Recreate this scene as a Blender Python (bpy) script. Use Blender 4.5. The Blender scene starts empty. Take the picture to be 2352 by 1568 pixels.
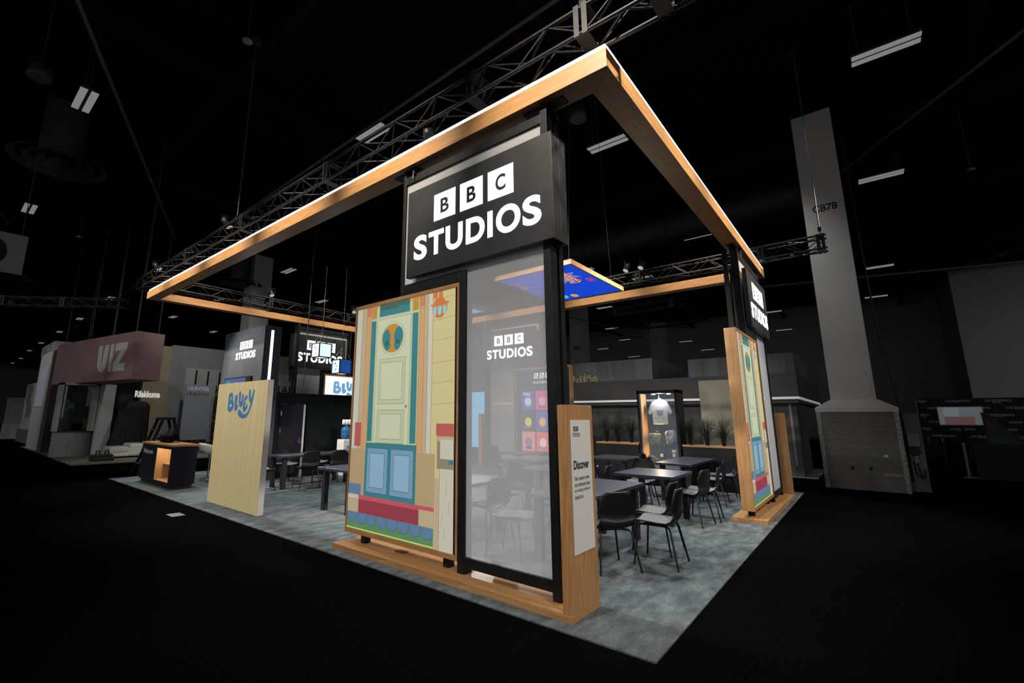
import bpy, math, random
from mathutils import Vector, Matrix
random.seed(7)
PI = math.pi
SC = bpy.context.scene
COL = SC.collection

# ------------------------------------------------------------------ materials
MATS = {}
def lin(c):
    return tuple((v/12.92 if v <= .04045 else ((v+.055)/1.055)**2.4) for v in [x/255. for x in c])
def rgb(r, g, b): return lin((r, g, b))
def mat(name, col, rough=.6, metal=0, emit=None, es=0, spec=.5, alpha=None):
    if name in MATS: return MATS[name]
    m = bpy.data.materials.new(name); m.use_nodes = True
    b = m.node_tree.nodes['Principled BSDF']
    b.inputs['Base Color'].default_value = (*col, 1)
    b.inputs['Roughness'].default_value = rough
    b.inputs['Metallic'].default_value = metal
    b.inputs['Specular IOR Level'].default_value = spec
    if emit is not None:
        b.inputs['Emission Color'].default_value = (*emit, 1)
        b.inputs['Emission Strength'].default_value = es
    MATS[name] = m
    return m
def noise_mat(name, c1, c2, scale=(1, 1, 1), nscale=5, detail=6, rough=.7, bump=0, bscale=None, lo=.35, hi=.65, dist=0, spec=.4, metal=0):
    m = mat(name, c1, rough, metal, spec=spec)
    nt = m.node_tree; N = nt.nodes; L = nt.links; b = N['Principled BSDF']
    tc = N.new('ShaderNodeTexCoord'); mp = N.new('ShaderNodeMapping'); mp.inputs['Scale'].default_value = scale
    L.new(tc.outputs['Object'], mp.inputs['Vector'])
    n = N.new('ShaderNodeTexNoise'); n.inputs['Scale'].default_value = nscale; n.inputs['Detail'].default_value = detail
    n.inputs['Distortion'].default_value = dist
    L.new(mp.outputs['Vector'], n.inputs['Vector'])
    r = N.new('ShaderNodeValToRGB'); r.color_ramp.elements[0].position = lo; r.color_ramp.elements[1].position = hi
    r.color_ramp.elements[0].color = (*c1, 1); r.color_ramp.elements[1].color = (*c2, 1)
    L.new(n.outputs['Fac'], r.inputs['Fac']); L.new(r.outputs['Color'], b.inputs['Base Color'])
    if bump:
        n2 = N.new('ShaderNodeTexNoise'); n2.inputs['Scale'].default_value = bscale or nscale*4; n2.inputs['Detail'].default_value = 3
        L.new(mp.outputs['Vector'], n2.inputs['Vector'])
        bp = N.new('ShaderNodeBump'); bp.inputs['Strength'].default_value = bump; bp.inputs['Distance'].default_value = .01
        L.new(n2.outputs['Fac'], bp.inputs['Height']); L.new(bp.outputs['Normal'], b.inputs['Normal'])
    return m
def wood_mat(name, c1, c2, axis, rough=.38):
    s = [26, 26, 26]; s[axis] = 1.6
    return noise_mat(name, c1, c2, tuple(s), 1.0, 5, rough, 0, lo=.3, hi=.72, dist=1.6)
WC1, WC2 = (.30, .145, .052), (.47, .255, .105)
WX = wood_mat('oak_grain_x', WC1, WC2, 0)
WY = wood_mat('oak_grain_y', WC1, WC2, 1)
WZ = wood_mat('oak_grain_z', WC1, WC2, 2)
BLACK = noise_mat('black_laminate', (.006, .0065, .007), (.009, .0095, .0105), nscale=9, rough=.55, spec=.2)
STEEL = noise_mat('black_steel', (.006, .0065, .007), (.010, .0105, .0115), nscale=6, rough=.45, spec=.25)
TRUSS = noise_mat('black_truss_paint', (.005, .005, .0055), (.013, .013, .014), nscale=14, rough=.4)
SIGNB = noise_mat('sign_black', (.013, .014, .0155), (.022, .0235, .0255), nscale=3, rough=.5, spec=.35)
CHROME = mat('chrome', (.75, .77, .8), .12, 1)
WHITE = mat('white_paint', (.7, .7, .7), .5)
GREY = mat('grey_paint', (.20, .20, .20), .6)
LED = mat('led_strip_glow', (.9, .9, 1), .4, 0, (.86, .90, 1.0), 2.2)
LEDV = mat('led_violet_glow', (.9, .9, 1), .4, 0, (.83, .80, 1.0), 2.0)
LETTER = mat('lit_white_letter', (.9, .9, .9), .5, 0, (1, 1, 1), 2.0)
FIX = mat('hall_lamp_diffuser', (.5, .5, .5), .5, 0, (1, 1, .98), .17)
FIXB = mat('hall_lamp_case', (.03, .03, .03), .5)
CABLE = mat('steel_cable', (.06, .06, .06), .5, .3)
PLASTIC = noise_mat('black_chair_plastic', (.0045, .005, .0055), (.007, .0075, .008), nscale=10, rough=.45, spec=.22)
SEATTOP = noise_mat('grey_seat_face', (.13, .126, .123), (.175, .168, .164), nscale=60, rough=.8)
TTOP = noise_mat('dark_table_laminate', (.026, .026, .038), (.036, .036, .050), nscale=12, rough=.33)
TLEG = mat('table_black_leg', (.008, .009, .011), .5)
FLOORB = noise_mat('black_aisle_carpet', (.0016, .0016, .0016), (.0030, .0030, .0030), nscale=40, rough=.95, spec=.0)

def carpet_mat(name, a, b_, c):
    m = mat(name, a, .95, spec=.1)
    nt = m.node_tree; N = nt.nodes; L = nt.links; b = N['Principled BSDF']
    tc = N.new('ShaderNodeTexCoord'); mp = N.new('ShaderNodeMapping'); mp.inputs['Scale'].default_value = (1.0, 2.3, 1)
    mp.inputs['Rotation'].default_value = (0, 0, .65)
    L.new(tc.outputs['Object'], mp.inputs['Vector'])
    n = N.new('ShaderNodeTexNoise'); n.inputs['Scale'].default_value = 3.2; n.inputs['Detail'].default_value = 7; n.inputs['Roughness'].default_value = .62
    L.new(mp.outputs['Vector'], n.inputs['Vector'])
    r = N.new('ShaderNodeValToRGB'); e = r.color_ramp.elements
    e[0].position = .36; e[0].color = (*a, 1); e[1].position = .62; e[1].color = (*c, 1)
    k = e.new(.5); k.color = (*b_, 1)
    L.new(n.outputs['Fac'], r.inputs['Fac'])
    n2 = N.new('ShaderNodeTexNoise'); n2.inputs['Scale'].default_value = 130; n2.inputs['Detail'].default_value = 2
    L.new(tc.outputs['Object'], n2.inputs['Vector'])
    mx = N.new('ShaderNodeMix'); mx.data_type = 'RGBA'; mx.blend_type = 'OVERLAY'; mx.inputs['Factor'].default_value = .65
    L.new(r.outputs['Color'], mx.inputs['A']); L.new(n2.outputs['Fac'], mx.inputs['B'])
    L.new(mx.outputs['Result'], b.inputs['Base Color'])
    bp = N.new('ShaderNodeBump'); bp.inputs['Strength'].default_value = .6; bp.inputs['Distance'].default_value = .012
    L.new(n2.outputs['Fac'], bp.inputs['Height']); L.new(bp.outputs['Normal'], b.inputs['Normal'])
    return m
CARPET = carpet_mat('grey_mottled_carpet', (.060, .069, .072), (.092, .105, .108), (.130, .146, .147))
CARPET2 = carpet_mat('pale_neighbour_carpet', (.10, .10, .098), (.13, .13, .128), (.16, .16, .157))

def glass_mat(name, col, transp, rough=.5, emit=0):
    m = bpy.data.materials.new(name); m.use_nodes = True
    nt = m.node_tree; N = nt.nodes; L = nt.links; N.clear()
    o = N.new('ShaderNodeOutputMaterial'); t = N.new('ShaderNodeBsdfTransparent')
    d = N.new('ShaderNodeBsdfPrincipled'); d.inputs['Base Color'].default_value = (*col, 1); d.inputs['Roughness'].default_value = rough
    if emit:
        d.inputs['Emission Color'].default_value = (*col, 1); d.inputs['Emission Strength'].default_value = emit
    x = N.new('ShaderNodeMixShader'); x.inputs['Fac'].default_value = 1-transp
    L.new(t.outputs[0], x.inputs[1]); L.new(d.outputs[0], x.inputs[2]); L.new(x.outputs[0], o.inputs[0])
    MATS[name] = m
    return m
def scrim_mat(name, t):
    m = bpy.data.materials.new(name); m.use_nodes = True
    nt = m.node_tree; N = nt.nodes; L = nt.links; N.clear()
    o = N.new('ShaderNodeOutputMaterial'); tr = N.new('ShaderNodeBsdfTransparent'); d = N.new('ShaderNodeBsdfDiffuse'); l = N.new('ShaderNodeBsdfTranslucent')
    d.inputs[0].default_value = (.82, .82, .84, 1); l.inputs[0].default_value = (.82, .82, .84, 1)
    a = N.new('ShaderNodeMixShader'); a.inputs[0].default_value = .4; L.new(d.outputs[0], a.inputs[1]); L.new(l.outputs[0], a.inputs[2])
    x = N.new('ShaderNodeMixShader'); x.inputs[0].default_value = 1-t; L.new(tr.outputs[0], x.inputs[1]); L.new(a.outputs[0], x.inputs[2]); L.new(x.outputs[0], o.inputs[0])
    return m
SCRIM = scrim_mat('frosted_white_pane', .65)
CLEAR = glass_mat('clear_glass', (.5, .6, .7), .93, .05)
BOTTLE = glass_mat('blue_water_bottle', (.03, .13, .30), .25, .1)

def pm(name, c, k=.5, e=.50):
    "printed fabric of a backlit box: diffuse ink plus the lamp behind it"
    c = rgb(*c)
    return mat('print_'+name, tuple(v*k for v in c), .7, 0, c, e, spec=.2)
def ink(name, c, rough=.6):
    return mat('ink_'+name, rgb(*c), rough, spec=.3)

# ------------------------------------------------------------------ mesh builder
class MB:
    def __init__(s): s.v = []; s.f = []; s.mi = []; s.ms = []; s.sm = []
    def _m(s, m):
        if m not in s.ms: s.ms.append(m)
        return s.ms.index(m)
    def add(s, vs, fs, m, smooth=False):
        o = len(s.v); s.v += [tuple(v) for v in vs]; k = s._m(m)
        for f in fs: s.f.append([o+i for i in f]); s.mi.append(k); s.sm.append(smooth)
    def box(s, x0, x1, y0, y1, z0, z1, m):
        if x1 < x0: x0, x1 = x1, x0
        if y1 < y0: y0, y1 = y1, y0
        if z1 < z0: z0, z1 = z1, z0
        s.add([(x, y, z) for z in (z0, z1) for y in (y0, y1) for x in (x0, x1)],
              [(0, 2, 3, 1), (4, 5, 7, 6), (0, 1, 5, 4), (2, 6, 7, 3), (0, 4, 6, 2), (1, 3, 7, 5)], m)
    def poly(s, pts, m): s.add(pts, [list(range(len(pts)))], m)
    def prism(s, pts, d, m):
        "planar outline pts (3d) pushed along vector d"
        n = len(pts); d = Vector(d); P = [Vector(p) for p in pts]
        s.add(P+[p+d for p in P], [list(range(n))[::-1], [n+i for i in range(n)]]+[[i, (i+1) % n, n+(i+1) % n, n+i] for i in range(n)], m)
    def tube(s, pts, r, m, n=8, cap=True, smooth=True):
        P = [Vector(p) for p in pts]; vs = []; fs = []
        R = r if isinstance(r, (list, tuple)) else [r]*len(P)
        up = None
        for i, p in enumerate(P):
            a = P[max(i-1, 0)]; b = P[min(i+1, len(P)-1)]; t = (b-a).normalized()
            if up is None:
                up = t.cross(Vector((0, 0, 1)) if abs(t.z) < .9 else Vector((1, 0, 0))).normalized()
            u = (up-t*up.dot(t)).normalized(); up = u; w = t.cross(u)
            for k in range(n):
                q = 2*PI*k/n; vs.append(p+(u*math.cos(q)+w*math.sin(q))*R[i])
        for i in range(len(P)-1):
            for k in range(n): fs.append((i*n+k, i*n+(k+1) % n, (i+1)*n+(k+1) % n, (i+1)*n+k))
        s.add(vs, fs, m, smooth)
        if cap:
            o = len(vs)-n
            s.add(vs[:n], [list(range(n))[::-1]], m); s.add(vs[o:], [list(range(n))], m)
    def lathe(s, prof, m, c=(0, 0, 0), n=24, smooth=True, a0=0, a1=2*PI):
        vs = []; fs = []; full = abs(a1-a0-2*PI) < 1e-6; k_ = n if full else n+1
        for r, z in prof:
            for k in range(k_):
                q = a0+(a1-a0)*k/n; vs.append((c[0]+r*math.cos(q), c[1]+r*math.sin(q), c[2]+z))
        for i in range(len(prof)-1):
            for k in range(n):
                b = (k+1) % k_
                fs.append((i*k_+k, i*k_+b, (i+1)*k_+b, (i+1)*k_+k))
        s.add(vs, fs, m, smooth)
    def disc(s, c, r, m, U=(1, 0, 0), V=(0, 1, 0), n=28, ry=None):
        c = Vector(c); U = Vector(U); V = Vector(V); ry = ry or r
        s.poly([c+U*r*math.cos(2*PI*k/n)+V*ry*math.sin(2*PI*k/n) for k in range(n)], m)
    def build(s, name, parent=None, bevel=0, org=(0, 0, 0)):
        me = bpy.data.meshes.new(name)
        me.from_pydata([tuple(Vector(v)-Vector(org)) for v in s.v], [], s.f)
        for m in s.ms: me.materials.append(m)
        me.polygons.foreach_set('material_index', s.mi); me.polygons.foreach_set('use_smooth', s.sm); me.update()
        o = bpy.data.objects.new(name, me); COL.objects.link(o)
        if parent: o.parent = parent
        if bevel:
            b = o.modifiers.new('bevel', 'BEVEL'); b.width = bevel; b.segments = 2; b.limit_method = 'ANGLE'; b.angle_limit = .8
        return o
def one(name, fn, parent=None, bevel=0, org=(0, 0, 0)):
    b = MB(); fn(b); return b.build(name, parent, bevel, org)
def tag(o, label, cat, group=None, kind=None):
    o['label'] = label; o['category'] = cat
    if group: o['group'] = group
    if kind: o['kind'] = kind
    return o
def thing(name, label, cat, loc=(0, 0, 0), rz=0, group=None):
    o = bpy.data.objects.new(name, None); COL.objects.link(o); o.empty_display_size = .1
    o.location = loc; o.rotation_euler = (0, 0, rz)
    return tag(o, label, cat, group)
def struct(o): o['kind'] = 'structure'; return o
def dup(root, loc, rz, label, group=None):
    r = root.copy(); COL.objects.link(r); r.location = loc; r.rotation_euler = (0, 0, rz); r['label'] = label
    if group: r['group'] = group
    for ch in list(root.children):
        c = ch.copy(); COL.objects.link(c); c.parent = r
        for g in ch.children:
            d = g.copy(); COL.objects.link(d); d.parent = c
    return r

# ------------------------------------------------------------------ lettering
GL = {}
def text_mesh(body, bold=0.):
    k = (body, bold)
    if k in GL: return GL[k]
    cu = bpy.data.curves.new('t', 'FONT'); cu.body = body; cu.size = 1; cu.offset = bold; cu.resolution_u = 6
    ob = bpy.data.objects.new('t', cu); me = bpy.data.meshes.new_from_object(ob)
    vs = [(v.co.x, v.co.y) for v in me.vertices]; fs = [list(p.vertices) for p in me.polygons]
    bpy.data.objects.remove(ob); bpy.data.curves.remove(cu); bpy.data.meshes.remove(me)
    xs = [v[0] for v in vs]; ys = [v[1] for v in vs]
    GL[k] = (vs, fs, (min(xs), max(xs), min(ys), max(ys)))
    return GL[k]
def put_text(mb, body, O, U, V, box, m, bold=.02, depth=0, N=None):
    "stretch the lettering to box (u0,u1,v0,v1) on the plane O + u*U + v*V"
    vs, fs, (a, b, c, d) = text_mesh(body, bold)
    O = Vector(O); U = Vector(U); V = Vector(V); u0, u1, v0, v1 = box
    P = [O+U*(u0+(x-a)/(b-a)*(u1-u0))+V*(v0+(y-c)/(d-c)*(v1-v0)) for x, y in vs]
    mb.add(P, fs, m)
    if depth:
        n = Vector(N); cnt = {}
        for f in fs:
            for i in range(len(f)):
                e = (f[i], f[(i+1) % len(f)]); cnt[e] = 1
        o = len(P); Q = P+[p-n*depth for p in P]
        mb.add(Q, [(e[0], e[1], o+e[1], o+e[0]) for e in cnt if (e[1], e[0]) not in cnt], m)
def put_poly(mb, O, U, V, pts, m):
    O = Vector(O); U = Vector(U); V = Vector(V)
    mb.poly([O+U*u+V*v for u, v in pts], m)
def rect(a, b, c, d): return [(a, c), (b, c), (b, d), (a, d)]
def ell(cx, cy, rx, ry, n=28, a0=0, a1=2*PI):
    k_ = n if abs(a1-a0-2*PI) < 1e-6 else n+1
    return [(cx+rx*math.cos(a0+(a1-a0)*k/n), cy+ry*math.sin(a0+(a1-a0)*k/n)) for k in range(k_)]
BOXES = [(.465, .805, .610, .943), (.878, 1.207, .610, .943), (1.280, 1.614, .610, .943)]
STUD = [('S', .132, .352), ('T', .385, .628), ('U', .662, .919), ('D', .970, 1.233), ('I', 1.273, 1.340), ('O', 1.387, 1.693), ('S', 1.721, 1.938)]
def studio_logo(par, O, U, V, N, k, m, mcut, e=.004):
    "three lettered squares over one word, each its own part; u runs along a 2.067 m face scaled by k"
    O = Vector(O); N = Vector(N)
    for (a, b_, c, d), ch in zip(BOXES, 'BBC'):
        mb = MB(); w = b_-a
        mb.prism([O+N*.001+Vector(U)*(u*k)+Vector(V)*(v*k) for u, v in rect(a, b_, c, d)], N*(e-.001), m)
        put_text(mb, ch, O+N*(e+.0012), U, V, ((a+w*.31)*k, (b_-w*.29)*k, (c+w*.22)*k, (d-w*.22)*k), mcut, .03)
        mb.build('logo_block', par)
    mb = MB()
    for ch, a, b_ in STUD:
        ov = .008 if ch in 'SOU' else 0
        put_text(mb, ch, O+N*e, U, V, (a*k, b_*k, (.197-ov)*k, (.490+(ov if ch != 'U' else 0))*k), m, .034, e, N)
    mb.build('lettering', par)

# ------------------------------------------------------------------ camera (wide lens, slightly raised, off-centre crop)
cam = bpy.data.cameras.new('camera'); co = bpy.data.objects.new('camera', cam); COL.objects.link(co)
cyaw, cpit, crol, cf = 0.70412, 0.19184, 0.00406, 1056.779
F = Vector((math.cos(cyaw)*math.cos(cpit), math.sin(cyaw)*math.cos(cpit), math.sin(cpit)))
R_ = Vector((math.sin(cyaw), -math.cos(cyaw), 0)); U_ = R_.cross(F)
r2 = R_*math.cos(crol)+U_*math.sin(crol); u2 = -R_*math.sin(crol)+U_*math.cos(crol)
M = Matrix(((r2.x, u2.x, -F.x, -3.39354), (r2.y, u2.y, -F.y, -1.26559), (r2.z, u2.z, -F.z, 1.6), (0, 0, 0, 1)))
co.matrix_world = M
cam.sensor_fit = 'HORIZONTAL'; cam.sensor_width = 36; cam.lens = cf/2352*36
cam.shift_x = 94.669/2352; cam.shift_y = -32.234/2352
cam.clip_start = .05; cam.clip_end = 400
SC.camera = co
SC.view_settings.view_transform = 'Standard'; SC.view_settings.look = 'None'; SC.view_settings.gamma = 1
SC.view_settings.use_curve_mapping = False; SC.view_settings.exposure = 0

# ------------------------------------------------------------------ hall shell
HC = noise_mat('dark_hall_deck', (.0035, .0035, .0037), (.0075, .0075, .008), (1, 1, 1), 1.2, rough=.9, spec=.1)
WALLM = noise_mat('grey_hall_wall', (.25, .245, .25), (.285, .28, .285), nscale=1.5, rough=.8, spec=.2)
WALLD = noise_mat('dark_hall_wall', (.14, .14, .145), (.165, .165, .17), nscale=1.5, rough=.8, spec=.2)
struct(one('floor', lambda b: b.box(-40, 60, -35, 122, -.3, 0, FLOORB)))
def deck(b):
    x = -22
    b.box(-22, 60, -14, 122, 10.62, 10.75, HC)
    y = -14
    while y < 60:
        b.box(-22, 60, y, y+.11, 10.54, 10.62, HC); y += .3
struct(one('ceiling', deck))
struct(one('wall_right', lambda b: b.box(42, 42.4, -40, 122, 0, 10.62, WALLM)))
struct(one('wall_left', lambda b: b.box(-40, 42, 118, 118.4, 0, 10.62, WALLD)))
struct(one('wall_front', lambda b: b.box(35, 42, -40, -5.9, 0, 10.62, mat('pale_bay_wall', (.30, .298, .315), .8))))
struct(one('baseboard_right', lambda b: b.box(41.96, 42, -5.9, 20, 0, .22, mat('tan_baseboard', (.22, .14, .05), .6))))
BEAM = mat('ceiling_beam_paint', (.006, .006, .0065), .85, spec=.15)
n = 0
for x in (-6, 0.6, 7.2, 13.8, 20.4, 27, 33.6):
    n += 1
    def bf(b, x=x):
        b.box(x-.11, x+.11, -13, 117, 9.95, 9.98, BEAM); b.box(x-.11, x+.11, -13, 117, 10.5, 10.54, BEAM); b.box(x-.02, x+.02, -13, 117, 9.98, 10.5, BEAM)
    struct(one('trim_%d' % n, bf))
for y in (-4, 3, 10, 17, 24, 31, 40, 52):
    n += 1
    def bf(b, y=y):
        b.box(-21, 41.9, y-.09, y+.09, 9.72, 9.75, BEAM); b.box(-21, 41.9, y-.09, y+.09, 9.92, 9.95, BEAM); b.box(-21, 41.9, y-.015, y+.015, 9.75, 9.92, BEAM)
    struct(one('trim_%d' % n, bf))

# ------------------------------------------------------------------ carpet
def cp(b): b.box(0, 9.34, 0, 13.78, 0, .012, CARPET)
tag(one('booth_carpet', cp), 'grey mottled carpet under the whole wood framed booth', 'carpet')
def cp2(b): b.prism([(.03, 18.5, 0), (16, 17.4, 0), (18, 31, 0), (.25, 32.5, 0)], (0, 0, .012), CARPET2)
tag(one('booth_carpet', cp2), 'pale carpet under the red sign booth at far left', 'carpet')

# ------------------------------------------------------------------ oak canopy ring
BX, BY, ZB, ZT, LB, WB, BW = .22, .176, 4.77, 4.972, 13.433, 8.57, .263
can = thing('canopy_frame', 'big square ring of light oak beams with a glowing white top edge', 'canopy', (BX, BY, ZB))
def B_(pts, m):
    def f(b): b.prism([(BX+x, BY+y, ZB) for x, y in pts], (0, 0, ZT-ZB), m)
    return one('beam', f, can, .003, (BX, BY, ZB))
B_([(0, 0), (BW, BW), (BW, LB-BW), (0, LB)], WY); B_([(WB, 0), (WB, LB), (WB-BW, LB-BW), (WB-BW, BW)], WY)
B_([(0, 0), (WB, 0), (WB-BW, BW), (BW, BW)], WX); B_([(0, LB), (BW, LB-BW), (WB-BW, LB-BW), (WB, LB)], WX)
def led(x0, x1, y0, y1): one('light_strip', lambda b: b.box(x0, x1, y0, y1, ZT, ZT+.042, LED), can, 0, (BX, BY, ZB))
led(BX+.006, BX+.05, BY+.01, BY+LB-.12); led(BX+.055, BX+WB-.01, BY+.006, BY+.05)
def plate(b, x, y, lx, ly): b.box(x-lx, x+lx, y-ly, y+ly, ZB-.012, ZB, STEEL)

# ------------------------------------------------------------------ entrance portals
PL, PD, PH = 3.29, .49, .073
FR0, FR1 = .161, .281      # depth range of the steel frame
def art_print(b, O, U, V, N):
    "painted doorway picture, u 0..1.81, v 0..2.81 measured from the print's lower left corner"
    O = Vector(O); N = Vector(N); lay = [0]
    u0, v0 = .055, .233
    def P(pts, c, k):
        put_poly(b, O+N*(.0006*k), U, V, [(u-u0, v-v0) for u, v in pts], c)
    cream = pm('cream', (214, 210, 194)); tan = pm('tan', (200, 182, 148)); peach = pm('peach', (218, 168, 118)); coral = pm('coral', (214, 134, 96))
    mint = pm('mint', (198, 208, 172)); mintd = pm('mint_line', (150, 160, 122)); mintl = pm('mint_pale', (210, 218, 186)); teal = pm('teal', (64, 136, 144)); teald = pm('teal_dark', (76, 108, 102))
    amber = pm('amber', (206, 148, 62)); sid = pm('siding', (216, 204, 150)); sid2 = pm('siding_line', (182, 170, 118)); lamp = pm('lamp', (212, 128, 74)); glow = pm('lamp_glass', (150, 216, 216))
    red = pm('ledge_red', (160, 66, 82)); redl = pm('ledge_rose', (204, 96, 108)); rust = pm('rail_red', (196, 98, 92)); blue = pm('scallop', (104, 136, 170)); blued = pm('scallop_line', (66, 112, 140)); grn = pm('lawn', (98, 148, 104)); lime = pm('lime', (222, 222, 110)); wood = pm('pale_wood', (212, 206, 188)); line = pm('line', (150, 142, 116)); mat_ = pm('door_mat', (128, 168, 196)); shade = pm('porch_tan', (190, 166, 128))
    T = 3.042
    P(rect(.055, 1.862, .233, T), cream, 1)
    for a, c_, col in ((.173, .27, tan), (.27, .362, peach), (1.287, 1.374, peach), (1.374, 1.437, tan), (1.437, 1.512, cream), (1.512, 1.862, sid), (.362, 1.287, mint)):
        P(rect(a, c_, .60, T), col, 2)
    P(rect(.27, .362, 2.9, T), coral, 3); P(rect(1.287, 1.374, 2.9, T), coral, 3)
    P(rect(.362, 1.287, 2.99, T), peach, 3)
    for u in (.173, .27, .362, 1.287, 1.374, 1.437, 1.512): P(rect(u-.003, u+.003, .60, T), line, 4)
    for v in (2.953, 2.712, 2.471, 2.214, 1.987, 1.75): P([(1.515, v-.02), (1.862, v-.003), (1.862, v+.003), (1.515, v-.014)], sid2, 4)
    for a, c_, d, e, col in ((.379, .465, 2.866, 3.036, amber), (1.168, 1.261, 2.872, 3.036, amber), (.376, .464, 1.3, 2.826, teal), (1.170, 1.263, 1.3, 2.832, teal), (.534, 1.108, 2.873, 3.038, teal)):
        P(rect(a-.006, c_+.006, d-.006, e+.006), mintd, 4); P(rect(a, c_, d, e), col, 5)
    P([(.54, 2.95), (.9, 2.95), (.9, 3.034), (.54, 3.034)], teald, 6); P([(1.0, 2.965), (1.1, 2.965), (1.1, 3.034), (.9, 3.034), (.9, 2.965)], teald, 6)
    P(rect(.504, 1.140, 1.2, 2.831), mintd, 4); P(rect(.509, 1.135, 1.2, 2.826), mintl, 5)
    P(ell(.808, 2.566, .235, .213), mintd, 6); P(ell(.808, 2.566, .230, .208), mintl, 7); P(ell(.803, 2.566, .206, .182), line, 8); P(ell(.803, 2.566, .2, .177), amber, 9)
    P(ell(.69, 2.58, .075, .105), teal, 10); P(ell(.92, 2.59, .085, .11), teal, 10); P(ell(.71, 2.48, .06, .06), teal, 10); P(ell(.9, 2.48, .06, .07), teal, 10)
    P([(.788, 2.742), (.818, 2.742), (.808, 2.6), (.798, 2.6)], amber, 11); P(ell(.803, 2.548, .035, .012), coral, 12)
    for d, e in ((1.75, 2.315), (1.28, 1.68)):
        P(rect(.557, 1.06, d, e), mintd, 6); P(rect(.563, 1.054, d+.006, e-.006), mint, 7); P(rect(.605, 1.012, d+.05, e-.05), mintd, 8); P(rect(.611, 1.006, d+.056, e-.056), mintl, 9)
    P(ell(1.09, 1.72, .022, .022), amber, 9)
    # wall lamp
    P(rect(1.508, 1.588, 2.955, 3.04), lamp, 6); P(rect(1.605, 1.667, 2.95, 3.04), lamp, 6)
    P([(1.545, 2.93), (1.57, 2.955), (1.62, 2.962), (1.68, 2.945), (1.725, 2.895), (1.765, 2.89), (1.768, 2.872), (1.735, 2.862), (1.50, 2.862), (1.478, 2.872), (1.48, 2.884), (1.52, 2.892)], lamp, 7)
    P([(1.503, 2.86), (1.74, 2.858), (1.735, 2.80), (1.71, 2.755), (1.66, 2.722), (1.59, 2.716), (1.54, 2.742), (1.51, 2.80)], lamp, 8)
    for a, c_ in ((1.52, 1.575), (1.592, 1.655), (1.672, 1.725)): P([(a, 2.85), (c_, 2.85), (c_-.004, 2.775), (c_-.02, 2.748), (a+.015, 2.748), (a+.004, 2.775)], glow, 9)
    # porch: red rail, side boards and the ledge in front
    P(rect(.12, .25, 1.23, 1.524), rust, 7); P(rect(1.60, 1.862, 1.396, 1.527), rust, 7)
    P(rect(1.616, 1.862, 1.05, 1.394), line, 7); P(rect(1.622, 1.862, 1.34, 1.389), tan, 8); P(rect(1.664, 1.86, 1.155, 1.355), wood, 9); P(rect(1.79, 1.862, 1.106, 1.146), teal, 9)
    P(rect(1.66, 1.862, .233, 1.053), wood, 8); P(rect(1.586, 1.66, .233, .95), tan, 8); P(rect(1.657, 1.663, .233, 1.05), line, 9)
    P(rect(.055, .362, .60, 1.20), shade, 7); P(rect(1.287, 1.586, .60, 1.20), shade, 7)
    P(rect(.055, .3, .64, .77), blue, 8); P(rect(.362, 1.287, .64, 1.28), teal, 8)
    for a_, c_ in ((.40, .80), (.848, 1.248)): P(rect(a_, c_, .69, 1.22), blued, 9); P(rect(a_+.006, c_-.006, .696, 1.214), mat_, 10); P(rect(a_+.06, c_-.06, .75, 1.16), blued, 11); P(rect(a_+.066, c_-.066, .756, 1.154), pm('panel_pale_blue', (150, 188, 212)), 12)
    P(rect(.055, 1.586, .58, .645), redl, 14); P(rect(.055, .27, .583, .642), cream, 15)
    P(rect(.055, 1.584, .436, .592), red, 15); P(rect(.055, .277, .436, .588), tan, 16); P(rect(1.357, 1.584, .436, .604), tan, 16)
    for u in (.277, 1.357): P(rect(u-.003, u+.003, .436, .6), line, 17)
    P(rect(.055, 1.584, .233, .436), grn, 14); P(rect(.055, 1.584, .240, .256), lime, 16)
    w = (1.584-.066)/8
    for i in range(8):
        c = .066+w*(i+.5); e = .385
        P([(c-w/2, .436), (c-w/2, e)]+[(c+w/2*math.cos(t), e-.075*math.sin(t)) for t in [PI-PI*k/10 for k in range(11)]]+[(c+w/2, e), (c+w/2, .436)], blued, 17)
        q = w/2-.005
        P([(c-q, .436), (c-q, e)]+[(c+q*math.cos(t), e-.070*math.sin(t)) for t in [PI-PI*k/10 for k in range(11)]]+[(c+q, e), (c+q, .436)], blue, 18)
    for a, c_ in ((1.70, .5), (1.76, .8), (1.73, .34), (1.80, .62)): P([(a, c_), (a+.004, c_), (a+.012, c_+.12), (a+.008, c_+.12)], line, 10)

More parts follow.
